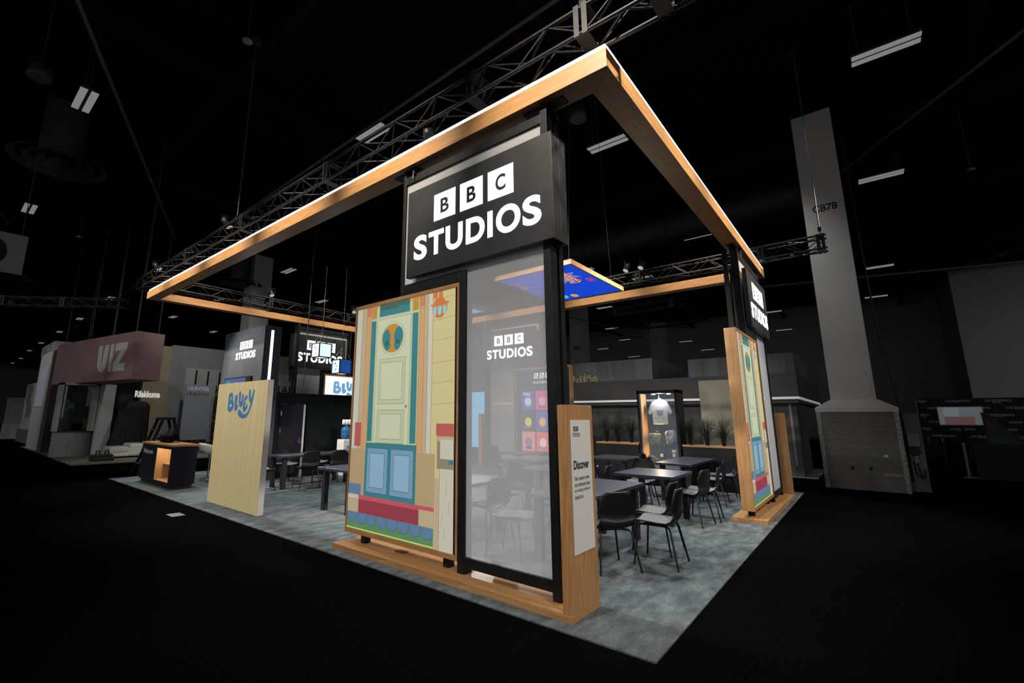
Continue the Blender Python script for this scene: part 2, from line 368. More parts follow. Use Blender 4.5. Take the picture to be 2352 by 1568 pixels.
BLUEY = {
'B': [(0.618,2.034),(0.672,2.019),(0.706,1.987),(0.709,1.894),(0.754,1.856),(0.776,1.807),(0.767,1.739),(0.721,1.691),(0.640,1.667),(0.549,1.682),(0.517,1.710),(0.517,1.873),(0.518,1.961),(0.541,2.016)],
'L': [(0.858,1.991),(0.896,1.976),(0.905,1.939),(0.909,1.799),(0.935,1.806),(0.962,1.780),(0.942,1.714),(0.887,1.682),(0.827,1.696),(0.810,1.721),(0.793,1.905),(0.800,1.966)],
'U': [(1.005,2.049),(1.040,2.026),(1.045,1.929),(1.034,1.875),(1.057,1.858),(1.080,1.865),(1.084,1.971),(1.119,1.999),(1.154,1.981),(1.156,1.921),(1.137,1.790),(1.072,1.747),(1.005,1.773),(0.958,1.877),(0.947,1.999),(0.966,2.035)],
'E': [(1.279,1.970),(1.313,1.953),(1.302,1.894),(1.209,1.860),(1.227,1.842),(1.263,1.830),(1.223,1.765),(1.252,1.756),(1.314,1.806),(1.344,1.787),(1.337,1.729),(1.233,1.660),(1.173,1.689),(1.156,1.736),(1.166,1.873),(1.185,1.908),(1.229,1.955)],
'Y': [(1.388,2.074),(1.419,2.050),(1.436,1.920),(1.455,1.908),(1.527,2.058),(1.552,2.059),(1.576,2.033),(1.518,1.820),(1.415,1.635),(1.325,1.571),(1.184,1.550),(1.041,1.582),(0.974,1.636),(0.975,1.690),(1.024,1.717),(1.084,1.695),(1.178,1.635),(1.260,1.628),(1.346,1.653),(1.399,1.711),(1.441,1.821),(1.379,1.869),(1.346,1.964),(1.353,2.052)]}
BHOLES = [[(0.609,1.890),(0.595,1.902),(0.602,1.946),(0.622,1.955),(0.645,1.939),(0.640,1.898)], [(0.626,1.756),(0.596,1.772),(0.596,1.803),(0.633,1.818),(0.685,1.814),(0.683,1.777),(0.655,1.758)]]
def wordmark(b, O, U, V, N, m, mh, k=1, du=0, dv=0):
    O = Vector(O); N = Vector(N)
    f = lambda pts: [((u-1.04)*k+du, (v-1.81)*k+dv) for u, v in pts]
    for p in BLUEY.values(): put_poly(b, O+N*.001, U, V, f(p), m)
    for p in BHOLES: put_poly(b, O+N*.002, U, V, f(p), mh)

def back_blue(b, O, U, V, N):
    w = pm('white_sheet', (236, 240, 246), .6, 1.0); put_poly(b, O, U, V, rect(0, 1.8, 0, 2.8), w)
    wordmark(b, O, U, V, N, pm('sky_blue', (120, 176, 222), .6, .7), w, 1.25, 1.0, 2.35)
    put_poly(b, Vector(O)+Vector(N)*.001, U, V, rect(0, 1.8, 0, .5), pm('pale_sky', (176, 206, 232), .6, .8))
def back_tiles(b, O, U, V, N):
    dk = pm('night_teal', (10, 52, 78), .6, .4); put_poly(b, O, U, V, rect(0, 1.8, 0, 2.8), dk)
    O1 = Vector(O)+Vector(N)*.001; O2 = Vector(O)+Vector(N)*.002; O3 = Vector(O)+Vector(N)*.003
    wt = pm('white_ink', (236, 238, 240), .6, .8)
    for i, ch in enumerate('BBC'):
        u = .62+i*.2; put_poly(b, O1, U, V, [(u, 2.52), (u+.15, 2.52), (u+.18, 2.68), (u+.03, 2.68)], wt)
        put_text(b, ch, O2, U, V, (u+.06, u+.12, 2.55, 2.65), dk, .02)
        put_poly(b, O1, U, V, rect(u, u+.15, 2.48, 2.505), pm('bar%d' % i, [(200, 40, 40), (40, 140, 80), (60, 80, 190)][i], .6, .6))
    put_text(b, 'PLAYBACK', O1, U, V, (.6, 1.25, 2.36, 2.43), wt, .01)
    cols = [(62, 84, 186), (226, 72, 150), (52, 60, 150), (40, 44, 66), (64, 78, 190), (236, 190, 70), (240, 140, 150), (236, 92, 84), (90, 170, 190)]
    for i, c in enumerate(cols):
        r, q = divmod(i, 3); u, v = .17+q*.5, 1.58-r*.6
        put_poly(b, O1, U, V, rect(u, u+.46, v, v+.56), pm('tile%d' % i, c, .6, .6))
        acc = [(220, 226, 240), (250, 170, 210), (240, 200, 90), (236, 220, 90), (240, 180, 80), (60, 60, 110), (120, 110, 160), (250, 220, 220), (240, 240, 240)][i]
        put_poly(b, O2, U, V, ell(u+.23, v+.25, .12, .13), pm('acc%d' % i, acc, .6, .6))
        put_poly(b, O3, U, V, rect(u+.12, u+.34, v+.06, v+.13), pm('bar_b%d' % i, tuple(int(x*.6) for x in acc), .6, .5))
    put_text(b, 'WORLD', O2, U, V, (.24, .5, 2.0, 2.1), wt, .02)
def back_plain(b, O, U, V, N):
    put_poly(b, O, U, V, rect(0, 1.8, 0, 2.8), pm('plain_blue', (40, 92, 150), .6, .4))

def portal(loc, rz, where, back, tower_label=True):
    rt = Matrix.Rotation(rz, 3, 'Z')
    def W(s, d, z): return Vector(loc)+rt @ Vector((s, d, z))
    p = thing('portal_frame', 'black steel portal with frosted pane on oak plinth, ' + where[0], 'portal', loc, rz, 'booth entrance portals')
    pl = one('plinth', lambda b: (b.box(0, 1.74, 0, PD, 0, PH, WX), b.box(1.742, PL, 0, PD, 0, PH, WX)), p, .002)
    def sock(b):
        b.box(.86, 1.02, .26, .34, PH, PH+.004, BLACK); b.box(.875, 1.005, .272, .328, PH+.004, PH+.0045, mat('socket_gold', (.35, .22, .06), .4, .6))
    one('floor_box', sock, pl)
    tw = one('end_board', lambda b: b.box(3.205, 3.29, 0, PD, PH, 1.704, WZ), p, .003)
    def pl_(b):
        b.box(3.29, 3.297, .055, .425, .5, 1.577, mat('placard_white', (.62, .60, .57), .6))
    pc = one('info_placard', pl_, tw)
    k_ = ink('dark_navy', (18, 20, 30)); O_ = (3.298, 0, 0); UU = (0, 1, 0); VV = (0, 0, 1)
    def wr(b):
        for i in range(3): put_poly(b, O_, UU, VV, rect(.105+i*.031, .131+i*.031, 1.482, 1.522), k_)
        for i, ch in enumerate('BBC'): put_text(b, ch, (3.2985, 0, 0), UU, VV, (.112+i*.031, .124+i*.031, 1.490, 1.514), mat('placard_white', (.62, .60, .57)), .01)
        put_text(b, 'STUDIOS', O_, UU, VV, (.09, .22, 1.435, 1.468), k_, .012)
    one('logo', wr, pc)
    one('heading', lambda b: put_text(b, 'Discover', O_, UU, VV, (.09, .37, 1.165, 1.24), k_, .03), pc)
    for i, (t, w) in enumerate((('Take a moment to view', .27), ('more information about', .285), ('our exciting portfolio of', .285), ('brands here.', .155))):
        one('text_line', lambda b: put_text(b, t, O_, UU, VV, (.093, .093+w, 1.075-i*.05, 1.11-i*.05), k_, .006), pc)
    def fr(b):
        b.box(1.927, 2.017, FR0, FR1, PH, 3.21, STEEL); b.box(3.017, 3.095, FR0, FR1, PH, ZB-.012, STEEL)
        b.box(.925, .975, FR0, FR1, 3.085, ZB-.012, STEEL); b.box(.975, 1.927, FR0, FR1, 3.085, 3.215, STEEL)
        b.box(2.017, 3.017, FR0, FR1, .140, .236, STEEL); b.box(.975, 3.017, FR0, FR1, 4.575, 4.68, STEEL)
        b.box(3.02, 3.092, FR1+.06, FR1+.14, PH, ZB-.012, STEEL); b.box(.927, .973, FR1+.06, FR1+.14, 3.1, ZB-.012, STEEL)
        for s in (.955, 3.045): b.box(s-.24, s+.24, FR0+.015, FR1+.02, ZB-.012, ZB, STEEL)
    one('frame', fr, p, .003)
    def hk(b):
        b.box(1.09, 1.18, FR0-.06, FR0+.01, ZB-.02, ZB, STEEL); b.tube([(1.13, FR0-.025, ZB-.02), (1.13, FR0-.025, ZB-.16)], .008, CHROME); b.tube([(1.13, FR0-.025, ZB-.05), (1.16, FR0-.025, ZB-.1)], .012, STEEL)
    one('hanging_hook', hk, p)
    def pane(b):
        d0, d1 = FR0+.025, FR0+.033
        b.box(2.019, 3.015, d0, d1, .238, 4.573, SCRIM); b.box(.977, 2.019, d0, d1, 3.217, 4.573, SCRIM)
    one('frosted_pane', pane, p)
    # sign box straddling the frame
    sg = thing('sign_box', 'black box sign with glowing white lettering, ' + where[1], 'sign', W(1.12, .08, 3.26), rz, 'booth box signs')
    o = (1.12, .08, 3.26); w = 2.067
    def bx(b):
        b.box(0, w-.015, 0, .072, 0, 1.12, SIGNB); b.box(0, w-.015, .208, .28, 0, 1.12, SIGNB)
        b.box(w-.0149, w, 0, .139, 0, 1.12, SIGNB); b.box(w-.0149, w, .141, .28, 0, 1.12, SIGNB)
    one('case', bx, sg, .003)
    studio_logo(sg, (0, 0, 0), (1, 0, 0), (0, 0, 1), (0, -1, 0), 1, LETTER, SIGNB)
    studio_logo(sg, (w, .28, 0), (-1, 0, 0), (0, 0, 1), (0, 1, 0), 1, LETTER, SIGNB)
    # backlit poster box on its own feet
    ps = thing('poster_lightbox', 'tall oak framed lightbox ' + where[2], 'lightbox', W(.02, .158, PH), rz, 'oak poster lightboxes')
    H0 = .107; w2 = 1.905; D2 = .182; top = 3.007
    def cs(b):
        t = .03
        b.box(0, t, 0, D2, H0, top, WZ); b.box(w2-t, w2, 0, D2, H0, top, WZ); b.box(t, w2-t, 0, D2, H0, H0+.05, WX); b.box(t, w2-t, 0, D2, top-.05, top, WX)
        b.box(t, w2-t, .012, D2-.012, H0+.05, top-.05, BLACK)
    one('case', cs, ps, .003)
    for s in (.26, 1.66):
        one('foot', lambda b: b.box(s, s+.08, .06, .15, 0, H0, STEEL), ps, .002)
    one('print', lambda b: art_print(b, (.035, .011, .16), (1, 0, 0), (0, 0, 1), (0, -1, 0)), ps)
    one('back_print', lambda b: back(b, Vector((w2-.05, D2-.011, .16)), Vector((-1, 0, 0)), Vector((0, 0, 1)), Vector((0, 1, 0))), ps)
    return p
P1 = (.144, 3.971, .012)
portal((.144, 3.971, 0), -PI/2, ('nearest, with placard board', 'biggest and nearest of the signs', 'with a doorway picture, nearest, left of the frosted pane'), back_plain)
portal((5.135, .076, 0), 0, ('standing at right, seen almost edge on', 'steeply angled under the right canopy beam', 'with a doorway picture at right, its wood side showing'), back_plain)
portal((7.69, 13.685, 0), PI, ('far left behind the meeting room', 'behind the two hanging cube lanterns', 'with a pale blue word on white, behind the lanterns'), back_blue)
portal((8.866, 5.10, 0), PI/2, ('farthest, seen through the near pane', 'seen glowing through the nearest frosted pane', 'with a grid of coloured tiles, seen through the pane'), back_tiles)

# ------------------------------------------------------------------ trusses
def truss(name, a, b_, size, label, plates=(), npl=None):
    a = Vector(a); b_ = Vector(b_); L = (b_-a).length; dx = (b_-a).normalized(); sy = Vector((-dx.y, dx.x, 0)); h = size/2
    t = thing(name, label, 'truss', a, 0, 'black lighting trusses')
    f = lambda s, y, z: dx*s+sy*y+Vector((0, 0, z))
    def ch(b):
        for y in (-h, h):
            for z in (-h, h): b.tube([f(0, y, z), f(L, y, z)], .024, TRUSS, 7)
    one('chords', ch, t)
    def br(b):
        n_ = max(1, int(L/size/1.35)); st = L/n_
        for i in range(n_):
            s0, s1 = i*st, (i+1)*st; q = i % 2
            for z in (-h, h): b.tube([f(s0, -h if q else h, z), f(s1, h if q else -h, z)], .011, TRUSS, 5, False)
            for y in (-h, h): b.tube([f(s0, y, -h if q else h), f(s1, y, h if q else -h)], .011, TRUSS, 5, False)
    one('bracing', br, t)
    for s in plates:
        def pf(b):
            for y in (-h-.026, h+.02):
                for q in (s-.07, s+.015):
                    P = [f(q, y, -h-.03), f(q+.055, y, -h-.03), f(q+.055, y, h+.03), f(q, y, h+.03)]
                    b.prism(P, sy*.006, TRUSS)
            for z in (-h-.02, h+.014): b.prism([f(s-.07, -h, z), f(s+.07, -h, z), f(s+.07, h, z), f(s-.07, h, z)], (0, 0, .006), TRUSS)
        one('joint_plate', pf, t)
    return t
truss('lighting_truss', (.35, -3.2, 5.385), (.35, 14.7, 5.385), .29, 'long box truss running above the left oak canopy beam', (2.9, 3.6, 5.0, 8, 11, 14, 17.8))
truss('lighting_truss', (8.6, -1.04, 5.28), (8.6, 14.7, 5.28), .29, 'box truss above the far oak beam, its free end by the concrete pillar', (.1, 1.2, 4, 7, 10, 13))
truss('lighting_truss', (.55, 13.4, 5.25), (8.4, 13.4, 5.25), .29, 'box truss along the back oak beam behind the lanterns', (.2, 3, 6))
def on_far(): pass
truss('lighting_truss', (-2.2, 19.3, 5.15), (.45, 16.6, 5.15), .26, 'short box truss beyond the far left canopy corner', (.1, 1.9))
truss('lighting_truss', (15.8, 6.75, 6.15), (15.7, 4.1, 6.15), .28, 'dark truss near side of the hanging square over the concrete booth', (.1, 2.5))
truss('lighting_truss', (15.7, 4.0, 6.15), (19.6, 4.0, 6.15), .28, 'dark truss right side of the hanging square over the concrete booth', (.1, 3.8))
truss('lighting_truss', (15.8, 6.85, 6.15), (19.7, 6.85, 6.15), .28, 'dark truss left side of the hanging square over the concrete booth', (.1, 3.8))
truss('lighting_truss', (19.7, 6.75, 6.15), (19.6, 4.1, 6.15), .28, 'dark truss far side of the hanging square over the concrete booth', (.1, 2.5))

def hoist(x, y, z0, label, zt=10.5, chain=True):
    t = thing('chain_hoist', label, 'hoist', (x, y, z0), 0, 'hoists carrying the trusses')
    def c(b):
        b.tube([(0, 0, .12), (0, 0, zt-z0)], .013, CABLE, 5)
        z = .2
        while z < zt-z0-.5: b.tube([(-.012, 0, z), (.012, 0, z+.02)], .012, CABLE, 4); z += .16
    one('chain', c, t)
    def h(b):
        b.tube([(0, 0, .12), (.035, 0, .08), (.03, 0, .02), (-.02, 0, 0), (-.035, 0, .03)], .011, STEEL, 6); b.box(-.03, .03, -.03, .03, .12, .2, STEEL)
    one('hook', h, t)
    def m(b): b.box(-.12, .12, -.1, .1, zt-z0-.5, zt-z0-.1, STEEL); b.lathe([(.0, 0), (.07, 0), (.07, .16), (0, .16)], STEEL, (.16, 0, zt-z0-.4), 10)
    one('motor', m, t, .01)
    return t
hoist(.35, .44, 5.55, 'chain hoist above the nearest canopy corner')
hoist(.35, 8.4, 5.55, 'chain hoist over the middle of the left canopy beam')
hoist(.35, 14.5, 5.55, 'thin chain hoist at the far left end of the long truss')
hoist(8.6, -.95, 5.45, 'chain hoist at the truss end in front of the concrete pillar')
hoist(8.6, 8.5, 5.45, 'chain hoist on the far truss behind the frosted pane')
hoist(15.8, 6.8, 6.32, 'chain hoist at the near corner of the hanging truss square')
hoist(15.7, 4.0, 6.32, 'chain hoist at the right corner of the hanging truss square')

PARL = mat('spot_lens', (.5, .5, .5), .3, 0, (1, 1, 1), .35)
def par(loc, aim, label, lit=True):
    t = thing('spotlight', label, 'spotlight', loc, 0, 'spotlights clamped to the trusses')
    d = (Vector(aim)-Vector(loc)).normalized(); q = d.to_track_quat('Z', 'Y')
    def f(b):
        pr = [(.0, -.16), (.06, -.16), (.085, -.1), (.085, .1), (.075, .1)]
        tmp = MB(); tmp.lathe(pr, STEEL, n=14); b.add([q @ Vector(v) for v in tmp.v], tmp.f, STEEL, True)
    one('can', f, t)
    def l(b):
        tmp = MB(); tmp.disc((0, 0, .09), .076, PARL, n=16); b.add([q @ Vector(v) for v in tmp.v], tmp.f, PARL)
    one('lens', l, t)
    one('yoke', lambda b: b.tube([(-.11, 0, 0), (-.11, 0, .17), (.11, 0, .17), (.11, 0, 0)], .012, STEEL, 6), t)
    return t
par((.35, 8.9, 5.72), (3, 7, 0), 'spotlight on top of the left truss, nearer of a pair')
par((.35, 13.5, 5.72), (3, 9, 0), 'spotlight at the far left end of the long truss')
par((.35, 2.6, 5.08), (4, 4, 0), 'spotlight slung under the left truss by the near sign')
par((8.6, 2.9, 5.62), (5, 4, 0), 'spotlight on the far truss right of the hanging screen')
par((8.6, 3.3, 5.62), (5, 5, 0), 'second spotlight on the far truss right of the hanging screen')
par((3.6, 13.4, 5.6), (4, 9, 0), 'spotlight on the back truss above the box tower')
par((6.9, 13.4, 5.6), (4, 9, 0), 'spotlight on the back truss above the cube lanterns')

# ------------------------------------------------------------------ hall lamps, speakers, vents
def make_lamp():
    t = thing('hall_lamp', '', 'ceiling lamp', (0, 0, 0), 0, 'hall ceiling lamps')
    for s in (-1, 1):
        one('diffuser', lambda b: b.box(s*.10-.068, s*.10+.068, -.52, .52, -.012, .01, FIX), t, .008)
    one('case', lambda b: b.box(-.17, .17, -.53, .53, .01, .06, FIXB), t)
    def c(b):
        for y in (-.4, .4): b.tube([(0, y, .06), (0, y, 1.75)], .006, CABLE, 4)
    one('cable', c, t)
    return t
lamp0 = make_lamp()
lamps = [(-1.97, 11.78, 'left half of the photo, high above the aisle'), (-1.93, 20.6, 'far left, above the hanging pale banner'), (3.15, 7.65, 'just above the left canopy beam, near the middle'),
 (7.5, 3.2, 'framed inside the right end of the canopy ring'), (7.98, -2.4, 'biggest and brightest, top right corner'), (14.43, -2.43, 'right of the concrete pillar top'),
 (7.63, 20.2, 'inside the ring, left of the near sign'), (12.2, 24.5, 'inside the ring, second down left of the near sign'), (3.3, 34.1, 'between the red sign and the canopy corner'), (7.78, 37.3, 'under the back beam, left one'), (12.2, 41.5, 'under the back beam, right of the box tower'),
 (3.56, 52.2, 'far left over the red sign, second of a row'), (3.46, 43.6, 'far left over the red sign, nearest of a row'), (25.2, 11.3, 'just under the far oak beam, beside the near post'), (15.9, 3.15, 'below the right canopy beam, beside the right post'),
 (20.1, 6.9, 'on the far truss line above the far oak beam'), (25.6, -2.55, 'right of the pillar, middle one'), (32.85, -2.5, 'right of the pillar, lowest one'), (32.5, 14.0, 'upper left of three over the concrete booth'), (38.7, 15.4, 'left end over the concrete booth, beside the second pillar'), (39.4, 10.2, 8.2, 'centre over the concrete booth'),
 (40.0, 6.0, 'over the concrete booth, left of the right portal'), (33.7, 2.9, 'right of the right portal sign, upper'), (39.8, 2.98, 8.44, 'right of the right portal sign, lower'), (7.8, 29.0, 'overlapping the back beam near the canopy corner'), (3.6, 62, 'far left row, third'), (3.7, 70.7, 'far left row, fourth'), (4.1, 81.6, 'far left row, fifth'), (4.1, 90, 'far left row, last'), (39.1, 17.8, 8.2, 'beside the second pillar, lower'), (39.9, 15.1, 7.3, 'lowest one over the concrete booth, left'), (39.8, 8.6, 7.36, 'lowest one over the concrete booth, right'), (17, 8.7, 'seen through the frosted pane under the screen')]
for i, e_ in enumerate(lamps):
    x, y, w = e_[0], e_[1], e_[-1]; z = e_[2] if len(e_) == 4 else 8.8
    lb = 'twin tube hall lamp, ' + w
    if i == 0: lamp0.location = (x, y, z); lamp0['label'] = lb
    else: dup(lamp0, (x, y, z), 0, lb)
SPK = mat('speaker_black', (.02, .02, .02), .5)
def speaker(x, y, z, w):
    t = thing('pendant_speaker', 'round black pendant speaker, ' + w, 'speaker', (x, y, z), 0, 'pendant speakers')
    one('shell', lambda b: b.lathe([(0, .32), (.08, .31), (.15, .26), (.18, .12), (.19, 0), (.18, -.01)], SPK, n=20), t)
    one('grille', lambda b: b.disc((0, 0, -.004), .175, mat('speaker_grille', (.05, .05, .05), .6)), t)
    one('cable', lambda b: b.tube([(0, 0, .3), (0, 0, 10.54-z)], .008, CABLE, 4), t)
speaker(-2.85, 10.2, 8.0, 'top left beside the lamp'); speaker(5.0, 2.8, 8.0, 'under the right canopy corner')
def det(x, y, z, w):
    t = thing('pendant_sensor', 'small pale disc hanging on a rod, ' + w, 'sensor', (x, y, z), 0, 'pendant discs')
    one('disc', lambda b: b.lathe([(0, .05), (.05, .045), (.085, .01), (.085, 0), (0, 0)], mat('sensor_grey', (.22, .22, .22), .5), n=18), t)
    one('rod', lambda b: b.tube([(0, 0, .04), (0, 0, 10.54-z)], .007, CABLE, 4), t)
det(-.65, 6.2, 8.0, 'top left quarter'); det(13.5, -4.1, 8.0, 'right of the pillar lamp'); det(-.56, 20, 8.0, 'between the banner and the canopy')
def vent(x, y, z, w, r=1.0):
    t = thing('round_air_vent', 'dark round ceiling air diffuser, ' + w, 'air vent', (x, y, z), 0, 'round air diffusers')
    V_ = mat('vent_black', (.018, .018, .018), .6)
    for i, q in enumerate((1, .72, .46, .22)):
        one('ring', lambda b: b.lathe([(r*q, .0), (r*q, .02), (r*q-.16*r, .10), (r*q-.16*r, .08), (r*q, 0)], V_, (0, 0, i*.03), 32), t)
    one('duct', lambda b: b.lathe([(r*.45, .12), (r*.45, 1.6)], V_, n=24), t)
vent(-2.0, 14, 8.0, 'at far left'); vent(5.9, 21.6, 8.0, 'inside the left end of the ring'); vent(-1.7, 28.9, 8.0, 'below the pale hanging banner'); vent(22, 6.1, 8.0, 'over the square truss', .9)
DUCT = noise_mat('dark_duct', (.006, .006, .0065), (.011, .011, .012), nscale=4, rough=.6)
def duct(pts, r, w):
    def f(b):
        b.tube(pts, r, DUCT, 18)
        a = Vector(pts[0]); c = Vector(pts[-1]); L = (c-a).length; k = 1.2
        while k < L:
            p = a+(c-a)*(k/L); d = (c-a).normalized()*.04; b.tube([p-d, p+d], r+.035, DUCT, 18); k += 1.6
    tag(one('air_duct', f), w, 'duct', 'ceiling ducts')
duct([(13.0, -1.0, 8.3), (13.5, 20, 8.3)], .55, 'fat dark air duct crossing behind the concrete pillar')
duct([(-9, 10.5, 8.9), (-9, 60, 8.9)], .45, 'dark air duct along the far left ceiling')
duct([(17.5, -10.5, 8.6), (24.6, -5.2, 8.6)], .6, 'fat ribbed dark duct at the right edge')
PIPE = mat('conduit_grey', (.09, .09, .09), .5)
def pipe(pts, w, r=.03): tag(one('conduit', lambda b: b.tube(pts, r, PIPE, 7)), w, 'pipe', 'ceiling conduits')
pipe([(20.7, 1.9, 7.5), (23.2, -7.2, 7.5)], 'grey conduit crossing the ceiling from the right portal to the right edge', .05)
pipe([(21, 12, 7.6), (30, 10.6, 7.6), (31, 11, 7.6), (31, 18, 7.6)], 'bent grey conduit over the concrete booth')
for k, (x0, y0, x1, y1) in enumerate(((-9, 3, -2, 26), (-6, 2, 3, 22), (8.5, -6, 16, -1), (3.4, 0, 5, 60))):
    pipe([(x0, y0, 9.6), (x1, y1, 9.6)], ['thin dark pipe over the far left aisle', 'thin dark pipe crossing above the left canopy beam', 'thin dark pipe above the pillar lamp', 'thin dark pipe running away above the booth'][k], .045)

# ------------------------------------------------------------------ tables and chairs
def make_table(name, w, d, label):
    t = thing('table', label, 'table', (0, 0, 0), 0, 'dark meeting tables')
    one('tabletop', lambda b: b.box(-w/2, w/2, -d/2, d/2, .685, .73, TTOP), t, .004)
    for sx in (-1, 1):
        for sy in (-1, 1):
            x, y = sx*(w/2-.11), sy*(d/2-.11)
            one('leg', lambda b: b.box(x-.042, x+.042, y-.042, y+.042, .012, .685, TLEG), t)
    return t
tl = make_table('table', 1.85, .70, '')
ts = make_table('table', 1.03, .92, '')
def pt(src, x, y, label, first):
    if first: src.location = (x, y, 0); src['label'] = label; return src
    return dup(src, (x, y, 0), 0, label)
pt(tl, 2.215, 1.52, 'long dark table right behind the placard board, nearest', True)
pt(tl, 7.13, 1.73, 'long dark table in front of the right planter divider', False)
pt(tl, 2.86, 9.03, 'long black table in front of the dark door', False)
pt(ts, 4.50, 1.52, 'square dark table in the middle of the right seating area', True)
pt(ts, 6.96, 3.20, 'square dark table in front of the left planter divider', False)
pt(ts, 1.80, 3.28, 'square table whose corner shows through the frosted pane, left', False)
pt(ts, 4.03, 3.03, 'square table seen through the frosted pane, right half', False)
pt(ts, 1.79, 5.76, 'square table with a bluish top left of the near poster', False)
pt(ts, 6.73, 5.66, 'small far table seen through the frosted pane', False)
pt(ts, 5.5, 4.45, 'second far table seen through the frosted pane', False)

def make_chair():
    t = thing('chair', '', 'chair', (0, 0, 0), 0, 'black shell chairs')
    prof = [(.225, .440, .19), (.20, .452, .205), (.10, .450, .215), (-.05, .440, .215), (-.14, .440, .21), (-.185, .462, .205), (-.215, .52, .205), (-.235, .60, .21), (-.25, .70, .205), (-.262, .78, .185), (-.268, .815, .155), (-.270, .825, .12)]
    nx = 9
    def grid(off, lo, hi):
        vs = []
        P = prof[lo:hi]
        for i, (y, z, w) in enumerate(P):
            a = P[max(0, i-1)]; c = P[min(len(P)-1, i+1)]; ty, tz = c[0]-a[0], c[1]-a[1]; l = math.hypot(ty, tz); ny, nz = -tz/l*-1, ty/l*-1
            for k in range(nx):
                q = k/(nx-1)*2-1; cup = .028*q*q
                vs.append((q*w, y+ny*(off)+ (cup*1.0 if i+lo > 6 else 0), z+nz*off+(cup if i+lo <= 6 else 0)))
        return vs, len(P)
    def sheet(b, lo, hi, o1, o2, m):
        A, r = grid(o1, lo, hi); B, _ = grid(o2, lo, hi); n_ = len(A); fs = []
        for i in range(r-1):
            for k in range(nx-1):
                a = i*nx+k; fs.append((a, a+1, a+nx+1, a+nx)); fs.append((n_+a, n_+a+nx, n_+a+nx+1, n_+a+1))
        for i in range(r-1):
            for k in (0, nx-1):
                a = i*nx+k; fs.append((a, a+nx, n_+a+nx, n_+a))
        for k in range(nx-1):
            for i in (0, r-1):
                a = i*nx+k; fs.append((a, a+1, n_+a+1, n_+a))
        b.add(A+B, fs, m, True)
    one('seat', lambda b: sheet(b, 0, 7, 0, -.014, PLASTIC), t)
    one('seat_top', lambda b: sheet(b, 0, 6, .006, .0005, SEATTOP), t)  # thin grey layer over the black seat
    one('backrest', lambda b: sheet(b, 6, 12, 0, -.014, PLASTIC), t)
    for sx in (-1, 1):
        one('leg', lambda b: b.tube([(sx*.10, .10, .425), (sx*.155, .15, .425), (sx*.18, .165, .405), (sx*.235, .215, .012)], .0105, STEEL, 7), t)
        one('leg', lambda b: b.tube([(sx*.10, -.08, .418), (sx*.155, -.15, .418), (sx*.18, -.175, .395), (sx*.235, -.245, .012)], .0105, STEEL, 7), t)
    def ufr(b):
        b.box(-.12, .12, -.11, .13, .412, .428, STEEL)
    one('seat_bracket', ufr, t)
    return t
ch0 = make_chair()
A = math.radians
chairs = [(1.68, 1.06, A(-37), 'black shell chair with its back turned, nearest, beside the placard board'),
 (2.22, .70, A(3), 'black shell chair in profile with grey seat, nearest on the open carpet'), (2.72, .90, A(-2), 'black shell chair in profile, half hidden behind the nearest profile chair'),
 (4.52, .98, A(-8), 'black shell chair at the middle table, its left one'), (5.0, .92, A(8), 'black shell chair at the middle table, its right one'),
 (6.55, 1.15, A(5), 'black shell chair at the near side of the right divider table, left'), (7.35, 1.12, A(20), 'black shell chair just left of the right poster box side'),
 (6.95, 2.35, PI, 'black shell chair behind the right divider table'), (2.95, 2.2, PI, 'black shell chair on the far side of the nearest long table'),
 (6.2, 2.45, A(4), 'black shell chair with its back turned at the left divider table'), (7.05, 3.98, PI, 'black shell chair against the left planter divider'),
 (5.35, 2.05, A(95), 'black shell chair at the right end of the middle table'),
 (1.35, 2.10, PI+A(10), 'black shell chair low in the frosted pane, right half'), (1.75, 2.78, A(-12), 'black shell chair in the middle of the frosted pane'), (2.65, 3.15, A(80), 'black shell chair behind the square table in the frosted pane'),
 (4.1, 2.35, A(6), 'black shell chair at the right square table in the frosted pane'), (5.9, 5.8, A(-90), 'distant black shell chair in the frosted pane, left'), (6.9, 6.4, PI, 'distant black shell chair in the frosted pane, right'),
 (2.53, 8.66, A(-10), 'black shell chair at the near side of the long black table, left'), (3.2, 8.6, A(-6), 'black shell chair at the near side of the long black table, right'),
 (2.60, 9.75, PI, 'black shell chair behind the long black table, under the door'), (3.42, 9.72, PI, 'black shell chair behind the long black table, nearer the water cooler'),
 (1.62, 8.95, A(-90), 'black shell chair at the left end of the long black table')]
for i, (x, y, r, lb) in enumerate(chairs):
    if i == 0: ch0.location = (x, y, 0); ch0.rotation_euler = (0, 0, r); ch0['label'] = lb
    else: dup(ch0, (x, y, 0), r, lb)

# ------------------------------------------------------------------ yellow display wall and welcome counter
YEL = noise_mat('pale_ply_print', (.50, .40, .20), (.62, .52, .29), (1, 26, .25), 1.0, 4, .6, lo=.3, hi=.7)
yw = thing('display_wall', 'pale yellow freestanding panel with a blue hand drawn word', 'display panel', (.38, 6.46, .012))
one('panel', lambda b: b.box(.003, .10, 0, 2.03, 0, 2.2, mat('panel_edge_white', (.62, .58, .57), .6)), yw, .003)
one('printed_face', lambda b: b.box(0, .003, 0, 2.03, 0, 2.2, YEL), yw)
one('lettering', lambda b: wordmark(b, (-.001, 0, 0), (0, -1, 0), (0, 0, 1), (-1, 0, 0), ink('wordmark_blue', (66, 116, 166)), YEL, 1, 8.5-1.04-6.46-2*(8.5-6.46-1.04)+ -0.0, 1.81-.012) if False else wordmark(b, (0, 2.04, 0), (0, -1, 0), (0, 0, 1), (-1, 0, 0), ink('wordmark_blue', (66, 116, 166)), YEL, 1, 1.04, 1.80), yw)

